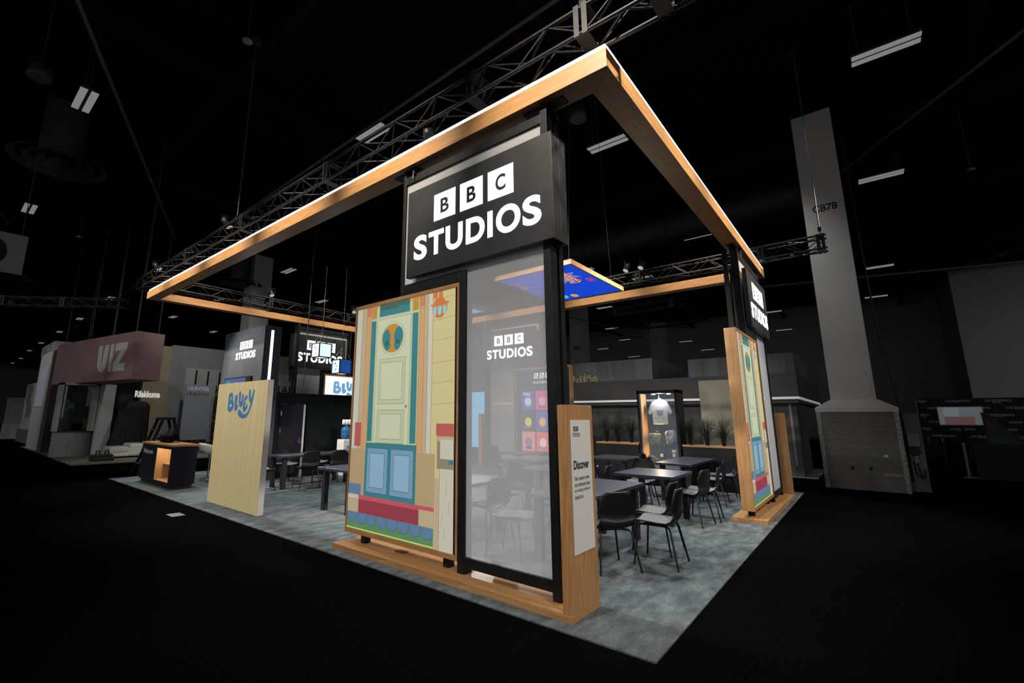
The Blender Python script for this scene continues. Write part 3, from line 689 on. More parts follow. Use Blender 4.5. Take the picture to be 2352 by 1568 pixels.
ct = thing('reception_counter', 'navy welcome counter with oak top and lit wooden niche', 'counter', (.35, 10.5, .012))
NAVY = noise_mat('navy_laminate', (.0038, .0042, .011), (.0055, .006, .0145), nscale=8, rough=.55, spec=.15)
def cb(b):
    L = 2.16; n0, n1, z0, z1 = .12, 1.07, .135, .853
    b.box(0, .5, 0, n0, .09, .91, NAVY); b.box(0, .5, n1, L, .09, .91, NAVY); b.box(0, .5, n0, n1, .09, z0, NAVY); b.box(0, .5, n0, n1, z1, .91, NAVY); b.box(.40, .5, n0, n1, z0, z1, NAVY)
    b.box(.04, .46, .03, L-.03, 0, .09, BLACK)
one('body', cb, ct, .002)
one('countertop', lambda b: b.box(-.015, .53, -.02, 2.18, .91, .955, WY), ct, .004)
NICHE = wood_mat('niche_maple', (.55, .34, .16), (.70, .48, .25), 2)
def nb(b):
    b.box(.385, .399, .121, 1.069, .136, .852, NICHE); b.box(.005, .385, .121, .13, .136, .852, NICHE); b.box(.005, .385, 1.06, 1.069, .136, .852, NICHE); b.box(.005, .385, .13, 1.06, .136, .145, NICHE); b.box(.005, .385, .13, 1.06, .843, .852, NICHE)
one('niche', nb, ct)
sh = one('shelf', lambda b: b.box(.16, .385, .3, 1.06, .475, .487, mat('shelf_acrylic', (.75, .6, .5), .15)), ct)
one('lamp_stem', lambda b: b.lathe([(0, -.07), (.04, -.065), (.05, -.02), (.04, 0)], CHROME, (.3, .6, .55), 12), sh)
one('lettering', lambda b: put_text(b, 'Welcome', (-.0015, 0, 0), (0, -1, 0), (0, 0, 1), (-2.04, -1.33, .69, .80), mat('grey_letter', (.5, .5, .52), .5), .02), ct)
def bag(b):
    vs = []; fs = []; nu, nv = 18, 9
    for j in range(nv):
        t = j/(nv-1)
        for i in range(nu):
            q = 2*PI*i/nu; r = math.sin(PI*(.08+.87*t))**.6
            w = 1+.18*math.sin(3*q+t*5)+.1*math.sin(7*q+2*t)
            vs.append((.17*math.cos(q)*r*w, .42*math.sin(q)*r*w, .22*t*(1+.55*max(0, math.sin(q*1.5+1)))))
    for j in range(nv-1):
        for i in range(nu): fs.append((j*nu+i, j*nu+(i+1) % nu, (j+1)*nu+(i+1) % nu, (j+1)*nu+i))
    b.add(vs, fs, mat('black_nylon', (.003, .003, .003), .8, spec=.1), True); b.poly(vs[:nu][::-1], mat('black_nylon', (.006,)*3)); b.poly(vs[-nu:], mat('black_nylon', (.006,)*3))
bg = thing('bag', 'slumped black bag lying on the welcome counter', 'bag', (.62, 11.8, .967))
one('body', bag, bg); one('strap', lambda b: b.tube([(-.12, .3, .05), (-.2, .25, .12), (-.17, 0, .2), (-.1, -.3, .14), (-.1, -.4, .03)], .012, BLACK, 6), bg)

st = thing('bar_stool', 'pale shell stool on a chrome pole behind the counter', 'stool', (1.5, 11.5, .012))
def seat(b):
    vs = []; fs = []; n_ = 14
    pr = [(.0, .66, .0), (.14, .66, 0), (.22, .69, 0), (.25, .76, .02), (.265, .86, .05), (.26, .93, .06)]
    for r, z, k in pr:
        for i in range(n_+1):
            q = PI*.15+i/n_*PI*1.7; zz = z if r < .2 else .68+(z-.68)*(.45+.55*(.5+.5*math.cos(q-PI)))
            vs.append((r*math.cos(q), r*math.sin(q), zz))
    m_ = n_+1
    for j in range(len(pr)-1):
        for i in range(n_): fs.append((j*m_+i, j*m_+i+1, (j+1)*m_+i+1, (j+1)*m_+i))
    b.add(vs, fs, mat('stool_ivory', (.42, .42, .40), .45), True)
o = one('seat', seat, st); o.modifiers.new('thick', 'SOLIDIFY').thickness = .02
one('pole', lambda b: b.tube([(0, 0, .05), (0, 0, .64)], .022, CHROME, 10), st)
def sb(b):
    for k in range(4):
        q = k*PI/2+.4; b.tube([(0, 0, .07), (.22*math.cos(q), .22*math.sin(q), .02)], .02, CHROME, 8)
one('base', sb, st)

ld = thing('step_ladder', 'open dark step ladder standing behind the welcome counter', 'ladder', (1.27, 14.3, 0))
LADM = mat('ladder_black', (.008, .008, .0085), .6, spec=.2)
for sx, nm in ((-1, 'climbing_frame'), (1, 'rear_frame')):
    def lf(b):
        for y in (-.22, .22): 
            b.prism([(sx*.62, y-.035+(.06 if y > 0 else -.06), 0), (sx*.55, y-.035+(.06 if y > 0 else -.06), 0), (sx*.10, y-.035, 1.5), (sx*.17, y-.035, 1.5)], (0, .07, 0), LADM)
        for k in range(1, 5):
            z = k*.3; x = sx*(.59-.45*z/1.5)
            b.box(x-.04, x+.04, -.26, .26, z-.015, z+.015, mat('ladder_tread', (.09, .09, .09), .5))
    one(nm, lf, ld)
one('top_cap', lambda b: b.box(-.19, .19, -.24, .24, 1.49, 1.55, LADM), ld, .01)
one('lettering', lambda b: put_text(b, 'EXHIBIT', (-.36, -.256, .62), Vector((.29, 0, .957)).normalized(), Vector((-.957, 0, .29)).normalized(), (0, .5, -.03, .05), mat('ladder_print', (.3, .3, .3), .6), .02), ld)

# ------------------------------------------------------------------ box tower, meeting room, door, cooler
TWM = noise_mat('charcoal_laminate', (.055, .058, .064), (.068, .071, .078), nscale=3, rough=.75, spec=.15)
bt = thing('box_tower', 'dark charcoal tower with lit lettering and a vertical light strip', 'tower', (2.15, 10.5, .012))
one('body', lambda b: b.box(0, .46, 0, 2.45, 0, 3.94, TWM), bt, .004)
one('light_strip', lambda b: b.box(.17, .24, -.012, 0, .1, 3.82, LEDV), bt)
studio_logo(bt, (0, 1.706, 3.0), (0, -1, 0), (0, 0, 1), (-1, 0, 0), .65, LETTER, TWM)
tv = thing('wall_television', 'dark television with a dim blue picture on the box tower', 'television', (2.13, 10.98, 1.75))
one('case', lambda b: b.box(-.03, .018, 0, 1.64, 0, .89, BLACK), tv, .004)
one('screen', lambda b: b.box(-.032, -.03, .28, 1.60, .03, .86, mat('tv_picture', (.02, .04, .12), .3, 0, (.035, .055, .16), .6)), tv)
one('picture_detail', lambda b: (b.box(-.034, -.032, 1.20, 1.44, .05, .80, mat('tv_teal', (.01, .1, .15), .3, 0, (.01, .10, .17), .7)), b.box(-.034, -.032, .78, .92, .05, .76, mat('tv_pale', (.1, .1, .12), .3, 0, (.2, .22, .28), .6))), tv)
DARKW = noise_mat('meeting_room_black', (.004, .006, .0075), (.006, .009, .011), nscale=2, rough=.7, spec=.12)
mr = thing('meeting_room', 'low black meeting room walls behind the long table', 'partition', (2.62, 10.5, .012))
def mw(b):
    b.box(0, .14, 0, .1, 0, 2.2, DARKW); b.box(.14, .90, 0, .1, 1.915, 2.2, DARKW); b.box(.90, 2.0, 0, .1, 0, 2.2, DARKW); b.box(2.003, 3.3, 0, .1, 0, 2.2, DARKW)
    b.box(3.2, 3.3, .1, 2.4, 0, 2.2, DARKW)
one('wall_panels', mw, mr, .003)
dr = thing('door', 'black door with chrome lever in the meeting room wall', 'door', (2.77, 10.52, .012))
one('leaf', lambda b: b.box(0, .63, 0, .04, .01, 1.90, noise_mat('door_black', (.012, .011, .018), (.017, .015, .026), nscale=2, rough=.6, spec=.15)), dr, .002)
one('edge_strip', lambda b: b.box(.65, .70, -.012, .03, .01, 1.90, mat('door_edge_white', (.6, .6, .6), .5)), dr)
for z in (.45, 1.15, 1.6): one('hinge', lambda b: b.box(-.012, .006, -.03, 0, z, z+.12, CHROME), dr)
def hd(b): b.box(.54, .60, -.03, 0, .86, 1.02, CHROME); b.tube([(.57, -.03, .92), (.57, -.06, .92), (.44, -.06, .92)], .012, CHROME, 8)
one('lever_handle', hd, dr, .004)
wc = thing('water_cooler', 'white water cooler with blue bottle by the black wall', 'water cooler', (4.42, 9.95, .012))
one('cabinet', lambda b: b.box(-.16, .16, -.15, .17, 0, .96, WHITE), wc, .02)
one('bottle', lambda b: b.lathe([(0, .96), (.07, .97), (.13, 1.02), (.13, 1.12), (.122, 1.14), (.13, 1.16), (.13, 1.26), (.06, 1.31), (.05, 1.36), (0, 1.36)], BOTTLE, n=20), wc)
one('tap', lambda b: (b.box(-.06, .06, -.17, -.15, .55, .8, mat('tap_blue', (.2, .3, .5), .4)), b.box(-.03, .03, -.2, -.17, .66, .7, GREY)), wc)
cu = thing('cup_stack', 'white paper cups stacked upside down on the water bottle', 'cups', (4.42, 9.95, 1.372))
for k in range(3): one('cup', lambda b: b.lathe([(0, .14), (.04, .14), (.05, .0), (.045, 0)], WHITE, (-.08+k*.085, -.02*k, 0), 12), cu)

# ------------------------------------------------------------------ planter dividers, plants, display cabinet
def divider(y0, y1, w):
    t = thing('planter_divider', 'low black divider with oak top rail, ' + w, 'divider', (8.2, y0, .012), 0, 'planter dividers')
    one('body', lambda b: (b.box(0, .03, 0, y1-y0, 0, .93, BLACK), b.box(.37, .4, 0, y1-y0, 0, .93, BLACK), b.box(.03, .37, 0, .03, 0, .93, BLACK), b.box(.03, .37, y1-y0-.03, y1-y0, 0, .93, BLACK), b.box(.03, .37, .03, y1-y0-.03, .80, .85, mat('soil', (.01, .008, .006), .9))), t)
    one('top_rail', lambda b: (b.box(-.01, .07, 0, y1-y0, .93, .972, WY), b.box(.34, .41, 0, y1-y0, .93, .972, WY)), t, .003)
divider(3.13, 4.25, 'left of the lit display cabinet'); divider(.75, 2.11, 'right of the lit display cabinet')
GRASS = noise_mat('dark_dry_fronds', (.006, .007, .005), (.014, .015, .010), nscale=12, rough=.8)
def plant(x, y, w, h=.5, sd=1, sw=1):
    rr = random.Random(sd)
    t = thing('potted_plant', 'dark wispy plant in the divider, ' + w, 'plant', (x, y, .86), 0, 'wispy divider plants')
    def f(b):
        for i in range(85):
            a = rr.uniform(0, 2*PI); l = h*rr.uniform(.55, 1.15); sp = rr.uniform(.05, .36)*(1 if i % 3 else 1.15)*sw
            z0 = rr.uniform(0, .35)*h
            p0 = Vector((.01*math.cos(a), .02*math.sin(a), z0)); p3 = Vector((sp*math.cos(a), sp*1.05*math.sin(a), z0+l*(1-sp*.8)))
            p1 = p0*.4+p3*.2+Vector((0, 0, l*.35)); p2 = p0*.1+p3*.65+Vector((0, 0, l*.25))
            b.tube([p0, p1, p2, p3], [.0035, .003, .0025, .001], GRASS, 3, False)
            for k in range(5):
                q = p1.lerp(p3, rr.uniform(.2, 1)); e = q+Vector((rr.uniform(-.1, .1), rr.uniform(-.1, .1), rr.uniform(-.02, .07)))
                b.tube([q, e], [.002, .0008], GRASS, 3, False)
    one('fronds', f, t)
    def s(b):
        for k in range(6): b.tube([(rr.uniform(-.02, .02), rr.uniform(-.02, .02), -.01), (rr.uniform(-.05, .05), rr.uniform(-.06, .06), h*.55)], .006, GRASS, 5)
    one('stems', s, t)
for i, (y, w) in enumerate(((4.05, 'left divider, leftmost'), (3.74, 'left divider, middle'), (3.38, 'left divider, next to the cabinet'), (1.98, 'right divider, next to the cabinet'), (1.62, 'right divider, middle'), (1.28, 'right divider, rightmost'))):
    plant(8.4, y, w, .62, i+3, .66 if i in (2, 3) else .85)
cab = thing('display_cabinet', 'tall black glass cabinet with lit wooden side, holding a shirt and bags', 'cabinet', (8.2, 2.15, .012))
def cf_(b):
    b.box(0, .5, 0, .06, 0, 2.25, BLACK); b.box(0, .06, .90, .96, 0, 2.25, BLACK); b.box(0, .5, 0, .96, 2.17, 2.25, BLACK); b.box(0, .5, 0, .96, 0, .3, BLACK); b.box(.44, .5, .90, .96, 0, 2.25, BLACK)
one('frame', cf_, cab, .004)
one('side_panel', lambda b: b.box(.06, .44, .885, .90, .3, 2.17, WZ), cab)
for z in (.60, .955): one('glass_shelf', lambda b: b.box(.05, .44, .06, .885, z, z+.008, CLEAR), cab)
one('front_glass', lambda b: b.box(.015, .02, .06, .90, .3, 2.17, CLEAR), cab)
for z in (.6, .955): one('shelf_bracket', lambda b: b.box(.02, .05, .80, .90, z-.015, z, mat('brass', (.8, .6, .2), .3, 1)), cab)
for y in (.25, .62): one('downlight', lambda b: b.lathe([(0, 0), (.045, 0), (.045, .02)], mat('cab_lamp', (.9, .9, .9), .4, 0, (.9, .95, 1), 6), (.22, y, 2.15), 14), cab)
sh = thing('shirt', 'pale short sleeved shirt hanging in the display cabinet', 'shirt', (8.45, 2.64, 1.44))
SHM = noise_mat('pale_shirt_cloth', (.42, .42, .38), (.58, .57, .53), nscale=9, rough=.8)
def shf(b):
    h = [(-.18, 0), (.18, 0), (.19, .28), (.23, .22), (.30, .27), (.24, .45), (.19, .54), (.08, .60), (.05, .575), (-.05, .575), (-.08, .60), (-.19, .54), (-.24, .45), (-.30, .27), (-.23, .22), (-.19, .28)]
    b.prism([(-.03, -u, v) for u, v in h], (.06, 0, 0), SHM)
one('body', shf, sh, .012)
def shp(b):
    put_poly(b, (-.0315, 0, 0), (0, -1, 0), (0, 0, 1), [(-.09, .34), (.09, .34), (.06, .22), (.03, .2), (-.03, .2), (-.06, .22)], mat('shirt_print', (.22, .24, .22), .8))
one('chest_print', shp, sh)
def shh(b): b.tube([(0, .12, .55), (0, 0, .625), (0, -.12, .55)], .014, WX, 7); b.tube([(0, 0, .63), (0, .02, .68), (0, 0, .72)], .004, CHROME, 5)
one('hanger', shh, sh)
CAMO = noise_mat('camouflage_cloth', (.03, .036, .02), (.14, .14, .09), nscale=14, detail=2, rough=.85, lo=.45, hi=.55)
def lump(b, w, d, h, m, seed, sq=.55):
    rr = random.Random(seed); n_, mm = 18, 10; vs = []; fs = []
    ph = [rr.uniform(0, 6) for _ in range(4)]
    for j in range(mm):
        t = -PI/2+PI*j/(mm-1)
        for i in range(n_):
            q = 2*PI*i/n_; c, s = math.cos(q), math.sin(q); ct_, st_ = math.cos(t), math.sin(t)
            f = lambda v: math.copysign(abs(v)**sq, v)
            k = 1+.05*math.sin(3*q+ph[0])+.04*math.sin(5*t+ph[1]+q)
            vs.append((w*f(c)*f(ct_)*k, d*f(s)*f(ct_)*k, h*(f(st_)*.5+.5)))
    for j in range(mm-1):
        for i in range(n_): fs.append((j*n_+i, j*n_+(i+1) % n_, (j+1)*n_+(i+1) % n_, (j+1)*n_+i))
    b.add(vs, fs, m, True)
g1 = thing('duffel_bag', 'camouflage duffel bag on the glass shelf of the display cabinet', 'bag', (8.42, 2.80, .976))
one('body', lambda b: lump(b, .12, .16, .25, CAMO, 3), g1); one('handle', lambda b: b.tube([(0, -.07, .22), (0, -.06, .30), (0, .06, .30), (0, .07, .22)], .009, BLACK, 6), g1)
g2 = thing('backpack', 'grey shiny backpack beside the camouflage bag in the cabinet', 'backpack', (8.42, 2.40, .976))
GB = noise_mat('grey_pack_cloth', (.10, .10, .11), (.24, .23, .24), nscale=8, rough=.4)
one('body', lambda b: lump(b, .10, .14, .33, GB, 5), g2); one('pocket', lambda b: (lump(b, .05, .10, .17, GB, 6)), g2).location = (-.09, 0, .02)
one('strap', lambda b: b.tube([(-.1, .05, .05), (-.12, .05, .2), (-.06, .04, .31)], .012, BLACK, 6), g2)
c1 = thing('boxed_item', 'small dark boxed item with bright print, lower cabinet shelf left', 'box', (8.42, 2.66, .621))
one('box', lambda b: b.box(-.04, .04, -.07, .07, 0, .17, BLACK), c1)
one('print', lambda b: b.prism([(-.0415, .04, .05), (-.0415, -.04, .05), (-.0415, -.045, .12), (-.0415, .02, .13)], (.001, 0, 0), mat('box_print', (.5, .6, .55), .5)), c1)
c2 = thing('folded_garment', 'dark garment with white and coloured print, lower cabinet shelf right', 'clothing', (8.42, 2.36, .621))
one('cloth', lambda b: b.box(-.05, .05, -.15, .15, 0, .30, mat('navy_cloth', (.012, .016, .035), .7)), c2, .02)
def gp(b):
    for i, c in enumerate(((.6, .6, .6), (.7, .6, .1), (.6, .15, .1), (.55, .6, .65), (.5, .5, .55))): b.box(-.0525, -.0505, -.05+.008*i, .05-.004*i, .20-i*.035, .225-i*.035, mat('gp%d' % i, c, .6))
one('print', gp, c2)
g3 = thing('cap', 'small dark cap at the bottom left of the display cabinet', 'cap', (8.36, 2.90, .621))
one('crown', lambda b: b.lathe([(.085, 0), (.085, .03), (.06, .07), (0, .085)], CAMO, n=16), g3); one('brim', lambda b: b.disc((-.08, 0, .006), .07, BLACK, ry=.06, n=16), g3)

# ------------------------------------------------------------------ hanging screens and cube lanterns
def hang(x0, x1, y0, y1, z, label, kind):
    t = thing('hanging_lightbox', label, 'lightbox', (x0, y0, z), 0, 'hanging lightboxes')
    w, d = x1-x0, y1-y0; q = .03; h = .085
    one('frame', lambda b: (b.box(0, w, 0, q, 0, h, WX), b.box(0, w, d-q, d, 0, h, WX), b.box(0, q, q, d-q, 0, h, WY), b.box(w-q, w, q, d-q, 0, h, WY), b.box(q, w-q, q, d-q, .03, h-.01, BLACK)), t, .002)
    def pr(b):
        O = Vector((q, d-q, .012)); U = Vector((1, 0, 0)); V = Vector((0, -1, 0)); N = Vector((0, 0, -1)); a, c = w-2*q, d-2*q
        if kind == 'blue':
            put_poly(b, O, U, V, rect(0, a, 0, c), pm('screen_blue', (10, 70, 214), .3, .85))
            rr = random.Random(2)
            for k in range(26):
                ph = rr.uniform(0, 2*PI); r0 = rr.uniform(.25, .5); r1 = r0+rr.uniform(.2, .5); cx, cy = a*.45, c*.62
                pts = [(cx+r*math.cos(ph+e)*a*.9, cy+r*math.sin(ph+e)*c*.8) for r, e in ((r0, 0), (r1, -.03), (r1, .03))]
                if all(0 < u < a and 0 < v < c for u, v in pts): put_poly(b, O+N*.001, U, V, pts, pm('screen_violet', (92, 104, 232), .3, .8))
            star = []
            for k in range(20):
                r = (.24 if k % 2 else .42); q_ = 2*PI*k/20; star.append((a*.27+r*1.3*math.cos(q_), c*.70+r*.8*math.sin(q_)))
            put_poly(b, O+N*.002, U, V, star, pm('screen_navy', (16, 30, 120), .3, .6))
            put_poly(b, O+N*.003, U, V, [(a*.27+(u-a*.27)*.92, c*.70+(v-c*.70)*.92) for u, v in star], pm('screen_lilac', (120, 134, 240), .3, .8))
            put_text(b, 'SUPERTATO', O+N*.004, U, V, (a*.03, a*.50, c*.64, c*.80), pm('screen_red', (228, 60, 30), .3, .8), .05)
            put_text(b, 'SUPERTATO', O+N*.005, U, V, (a*.035, a*.495, c*.655, c*.785), pm('screen_yellow', (255, 208, 40), .3, .9), .0)
            put_text(b, 'CBBC', O+N*.004, U, V, (a*.42, a*.55, c*.87, c*.95), pm('screen_magenta', (226, 40, 120), .3, .8), .03)
            for (u, v, r, c_) in ((.2, .1, .05, (230, 60, 40)), (.35, .07, .06, (230, 110, 60)), (.55, .12, .05, (20, 140, 90)), (.8, .1, .06, (240, 190, 60)), (.88, .4, .07, (240, 170, 60)), (.85, .25, .09, (90, 200, 230))):
                put_poly(b, O+N*.003, U, V, ell(a*u, c*v, r*1.8, r), pm('dab_%d_%d' % (u*100, v*100), c_, .3, .8))
        else:
            put_poly(b, O, U, V, rect(0, a, 0, c), pm('screen_cyan', (120, 190, 240), .3, .9))
    one('lit_print', pr, t)
    def cb_(b):
        for x in (.2, w-.2):
            for y in (.15, d-.15): b.tube([(x, y, h), (x+(w/2-x)*.55, y, 5.6)], .0035, CABLE, 4)
    one('cables', cb_, t)
hang(2.97, 5.08, 2.05, 3.57, 4.0, 'wood framed hanging lightbox with a blue comic print underneath', 'blue')
hang(3.9, 4.8, 5.25, 6.7, 4.0, 'wood framed hanging lightbox glowing pale blue, seen through the pane', 'cyan')
LAN = pm('lantern_white', (214, 240, 250), .4, 1.1); LANB = pm('lantern_blue', (20, 70, 150), .4, .8)
def lantern(x, y, z, s, label, blue):
    t = thing('cube_lantern', label, 'lantern', (x, y, z), 0, 'hanging cube lanterns')
    h = s/2
    def fr(b):
        r = .011
        for a in (-h, h):
            for c in (-h, h):
                b.box(a-r, a+r, c-r, c+r, -h, h, BLACK); b.box(-h, h, a-r, a+r, c-r, c+r, BLACK); b.box(a-r, a+r, -h, h, c-r, c+r, BLACK)
    one('frame', fr, t)
    one('lit_panels', lambda b: (b.box(-h+.004, h-.004, -h+.005, h-.004, -h+.004, h-.004, LAN), b.box(-h+.012, h-.012, -h+.003, -h+.005, -h+.012, h-.012, LANB if blue else LAN)), t)
    def mk(b):
        d = pm('lantern_ink', (30, 60, 110), .4, .3); O = (-h+.003, 0, 0)
        for k, (u, v, r) in enumerate(((-.03, .07, .02), (.03, .01, .015), (0, -.07, .018), (.05, .06, .012))): put_poly(b, O, (0, -1, 0), (0, 0, 1), ell(u, v, r, r*1.2, 10), d)
    one('marks', mk, t)
    def c(b):
        for a in (-h, h):
            for e in (-h, h): b.tube([(a, e, h), (0, 0, h+.3)], .004, CABLE, 4)
        b.tube([(0, 0, h+.3), (0, 0, 5.1-z)], .006, CABLE, 4); b.tube([(0, 0, h+.3), (0, 0, h+.42)], .014, STEEL, 6)
    one('cables', c, t)
lantern(2.36, 8.1, 3.07, .31, 'white glowing cube lantern, left and higher of the two', False)
lantern(2.78, 7.9, 2.72, .31, 'glowing cube lantern with a blue face, right and lower of the two', True)
tag(one('drop_cable', lambda b: b.tube([(2.2, 8.4, 9.7), (2.16, 8.4, 4.2), (2.15, 8.4, 2.6), (2.13, 8.4, 2.25)], .011, BLACK, 6)), 'thin black cable hanging down left of the white cube lantern', 'cable')

# ------------------------------------------------------------------ concrete pillar with block base
PIL = noise_mat('grey_pillar_paint', (.30, .297, .288), (.345, .34, .333), nscale=1.2, rough=.75, spec=.2)
BLK = noise_mat('block_wall_paint', (.052, .052, .052), (.064, .063, .062), nscale=2, rough=.7)
JNT = mat('block_joint', (.10, .10, .10), .8)
DIA = noise_mat('checker_plate', (.08, .08, .08), (.22, .22, .22), nscale=55, detail=0, rough=.45, lo=.5, hi=.52, metal=.3)
pi_ = thing('pillar', 'tall grey concrete pillar with dark block base and code lettering', 'pillar', (10.75, -1.05, 0))
one('shaft', lambda b: b.box(.25, 1.15, -.41, .44, 2.04, 9.7, PIL), pi_, .01)
def cap(b):
    a = [(0, -.74), (1.5, -.74), (1.5, .74), (0, .74)]; c = [(.25, -.41), (1.15, -.41), (1.15, .44), (.25, .44)]
    b.add([(x-.02, y*1.02, 1.75) for x, y in a]+[(x-.02, y*1.02, 1.85) for x, y in a]+[(x, y, 2.05) for x, y in c],
          [(0, 1, 5, 4), (1, 2, 6, 5), (2, 3, 7, 6), (3, 0, 4, 7), (4, 5, 9, 8), (5, 6, 10, 9), (6, 7, 11, 10), (7, 4, 8, 11), (3, 2, 1, 0)], PIL)
one('cap', cap, pi_)
def base(b):
    b.box(0, 1.5, -.73, .73, 0, 1.75, BLK); h = 1.75/9
    for k in range(1, 9): b.box(-.002, 0, -.66, .66, k*h-.006, k*h+.006, JNT)
    for k in range(9):
        for y in ((-.35, .25) if k % 2 else (-.05, .5)): b.box(-.0015, 0, y-.004, y+.004, k*h, k*h+h, JNT)
one('block_base', base, pi_)
for y in (-.745, .66): one('corner_guard', lambda b: (b.box(-.012, 0, y, y+.085, 0, 1.75, DIA)), pi_)
one('lettering', lambda b: put_text(b, 'CB78', (.248, 0, 0), (0, -1, 0), (0, 0, 1), (-.25, .26, 6.86, 7.06), ink('pillar_black', (20, 20, 20)), .03), pi_)
for y in (.2, -.12): one('outlet', lambda b: b.box(-.01, 0, y-.03, y+.03, .44, .52, BLACK), pi_)
one('switch_plate', lambda b: (b.box(-.01, 0, -.45, -.38, .78, .80, mat('plate_grey', (.35, .35, .35), .5)), b.box(-.01, 0, -.45, -.38, .75, .775, mat('plate_grey', (.35,)*3))), pi_)
one('cable_tray', lambda b: (b.box(-.03, 0, -.64, -.36, .34, .355, GREY), b.box(-.03, 0, -.64, -.36, .375, .385, GREY)), pi_)
one('drop_pipe', lambda b: b.tube([(.6, -.55, 9.0), (.6, -.62, 4), (.55, -.80, 1.8), (.55, -.82, .2)], .02, BLACK, 7), pi_)
up = thing('utility_board', 'dark board with electrical boxes standing right of the pillar base', 'electrical panel', (11.3, -2.02, 0))
one('board', lambda b: b.box(0, .06, -.12, .25, 0, 1.72, mat('utility_grey', (.06, .06, .06), .6)), up)
one('junction_box', lambda b: b.box(-.08, 0, -.06, .14, .98, 1.25, mat('utility_box', (.10, .10, .10), .4)), up, .01)
one('socket', lambda b: (b.tube([(-.06, .05, .88), (0, .05, .88)], .1, BLACK, 16), b.box(-.09, -.02, .0, .07, .62, .78, mat('socket_blue', (.05, .09, .16), .4))), up)
one('cables', lambda b: (b.tube([(-.04, .1, .65), (-.1, .08, .4), (-.08, -.05, .25), (-.06, -.06, .5)], .012, BLACK, 6), b.tube([(-.04, .04, .65), (-.08, 0, .3), (-.06, -.08, .45)], .012, BLACK, 6)), up)
def sm_pillar(x, y, w, z0, lab, code):
    t = thing('pillar', lab, 'pillar', (x, y, 0), 0)
    one('shaft', lambda b: b.box(0, w, -w/2, w/2, z0, 9.7, PIL), t)
    if code: one('lettering', lambda b: put_text(b, code, (-.003, 0, 0), (0, -1, 0), (0, 0, 1), (-.3*w, .3*w, 5.95, 6.2), ink('pillar_black', (20, 20, 20)), .03), t)
sm_pillar(24, 12.85, .95, 0, 'distant grey pillar with code lettering above the concrete booth', 'CB67')
sm_pillar(36, 11.6, 1.1, 0, 'farther plain grey pillar behind the concrete booth', 'CB69')
sm_pillar(6.5, 22, .95, 0, 'distant grey pillar behind the box tower', None)

# ------------------------------------------------------------------ concrete booth behind, at right
CON = noise_mat('concrete_print', (.045, .046, .047), (.085, .086, .087), (1, 2.2, .4), 1.6, 6, .75, lo=.35, hi=.7)
COND = noise_mat('dark_fascia', (.020, .0205, .022), (.026, .0265, .028), nscale=2, rough=.6)
CONM = noise_mat('concrete_wall_print', (.030, .031, .032), (.052, .053, .054), (1, 2.2, .4), 1.6, 6, .75, lo=.35, hi=.7)
cbk = thing('concrete_booth', 'large grey concrete look booth with a dark fascia behind the planters', 'booth', (12.5, .15, 0))
def cw(b):
    b.box(.12, .3, .1, 9.6, 0, 2.12, CONM); b.box(.3, 2.6, .1, .25, 0, 2.12, CONM); b.box(.3, 3.5, 10.5, 10.7, 0, 2.12, CONM)
    b.box(-.1, .6, -.2, 6.3, 0, .012, mat('booth_base_grey', (.08, .08, .08), .8)); b.box(.6, 3.0, -.2, .1, 0, .012, mat('booth_base_grey', (.08,)*3))
one('wall_panels', cw, cbk)
one('fascia', lambda b: (b.box(0, .3, 0, 13, 2.2, 2.88, COND), b.box(.3, 8, 0, .3, 2.2, 2.88, COND), b.box(.02, .3, .02, 13, 2.02, 2.13, COND), b.box(.3, 7.5, .02, .3, 2.02, 2.13, COND)), cbk)
one('upper_band', lambda b: (b.box(.02, 3.5, 4.0, 13, 2.88, 3.6, CON), b.box(.02, 4.6, .02, 2.85, 2.88, 3.45, CON)), cbk)
STRIPG = mat('fascia_strip_glow', (.4, .4, .4), .5, 0, (.9, .95, 1), .2)
one('light_strip', lambda b: (b.box(-.012, .02, .0, 13, 2.13, 2.2, STRIPG), b.box(.02, 7.5, -.012, .02, 2.13, 2.2, STRIPG)), cbk)
one('pale_panel', lambda b: (b.box(.1, .12, .66, 1.7, .35, 1.98, mat('panel_grey', (.10, .10, .105), .5)),), cbk)
one('edge_strip', lambda b: b.box(.1, .12, .22, .28, .3, 2.0, mat('strip_grey', (.16, .16, .165), .4)), cbk)
def pk(b):
    yl = mat('letter_ochre', (.19, .17, .085), .6); nv = mat('letter_navy', (.012, .014, .02), .6)
    U, V, N = (0, -1, 0), (0, 0, 1), Vector((-1, 0, 0))
    for i, (ch, y, z0, z1, w) in enumerate((('P', 0, 0, .34, .16), ('o', .16, .06, .25, .14), ('K', .30, .04, .36, .17), ('é', .45, .09, .42, .15), ('M', .60, .08, .37, .18), ('o', .77, .10, .28, .13), ('N', .89, .06, .35, .16))):
        O = Vector((.018, 7.02, 2.80))
        put_text(b, ch, O, U, V, (y-.012, y+w+.014, z0-.03, z1+.03), nv, .09, .02, N)
        put_text(b, ch, O+N*.01, U, V, (y+.01, y+w-.01, z0, z1), yl, .04)
one('lettering', pk, cbk)
CREAM = noise_mat('cream_banner', (.17, .165, .13), (.19, .185, .15), nscale=1, rough=.7)
bn = thing('wall_banner', 'tall plain cream wall banner on the concrete booth, right of the cabinet', 'banner', (12.47, 1.0, .75))
one('cloth', lambda b: b.box(0, .03, 0, 1.72, 0, 2.0, CREAM), bn)
bn2 = thing('wall_banner', 'narrow cream banner with a dark edge, just right of the placard board', 'banner', (12.55, 6.6, .42))
one('cloth', lambda b: b.box(0, .03, 0, 1.2, 0, 1.55, CREAM), bn2); one('edge', lambda b: b.box(-.005, .03, -.06, 0, -.02, 1.57, BLACK), bn2)
cy = thing('lightbox', 'glowing plain pale blue lightbox seen through the frosted pane', 'lightbox', (12.35, 11.0, .3))
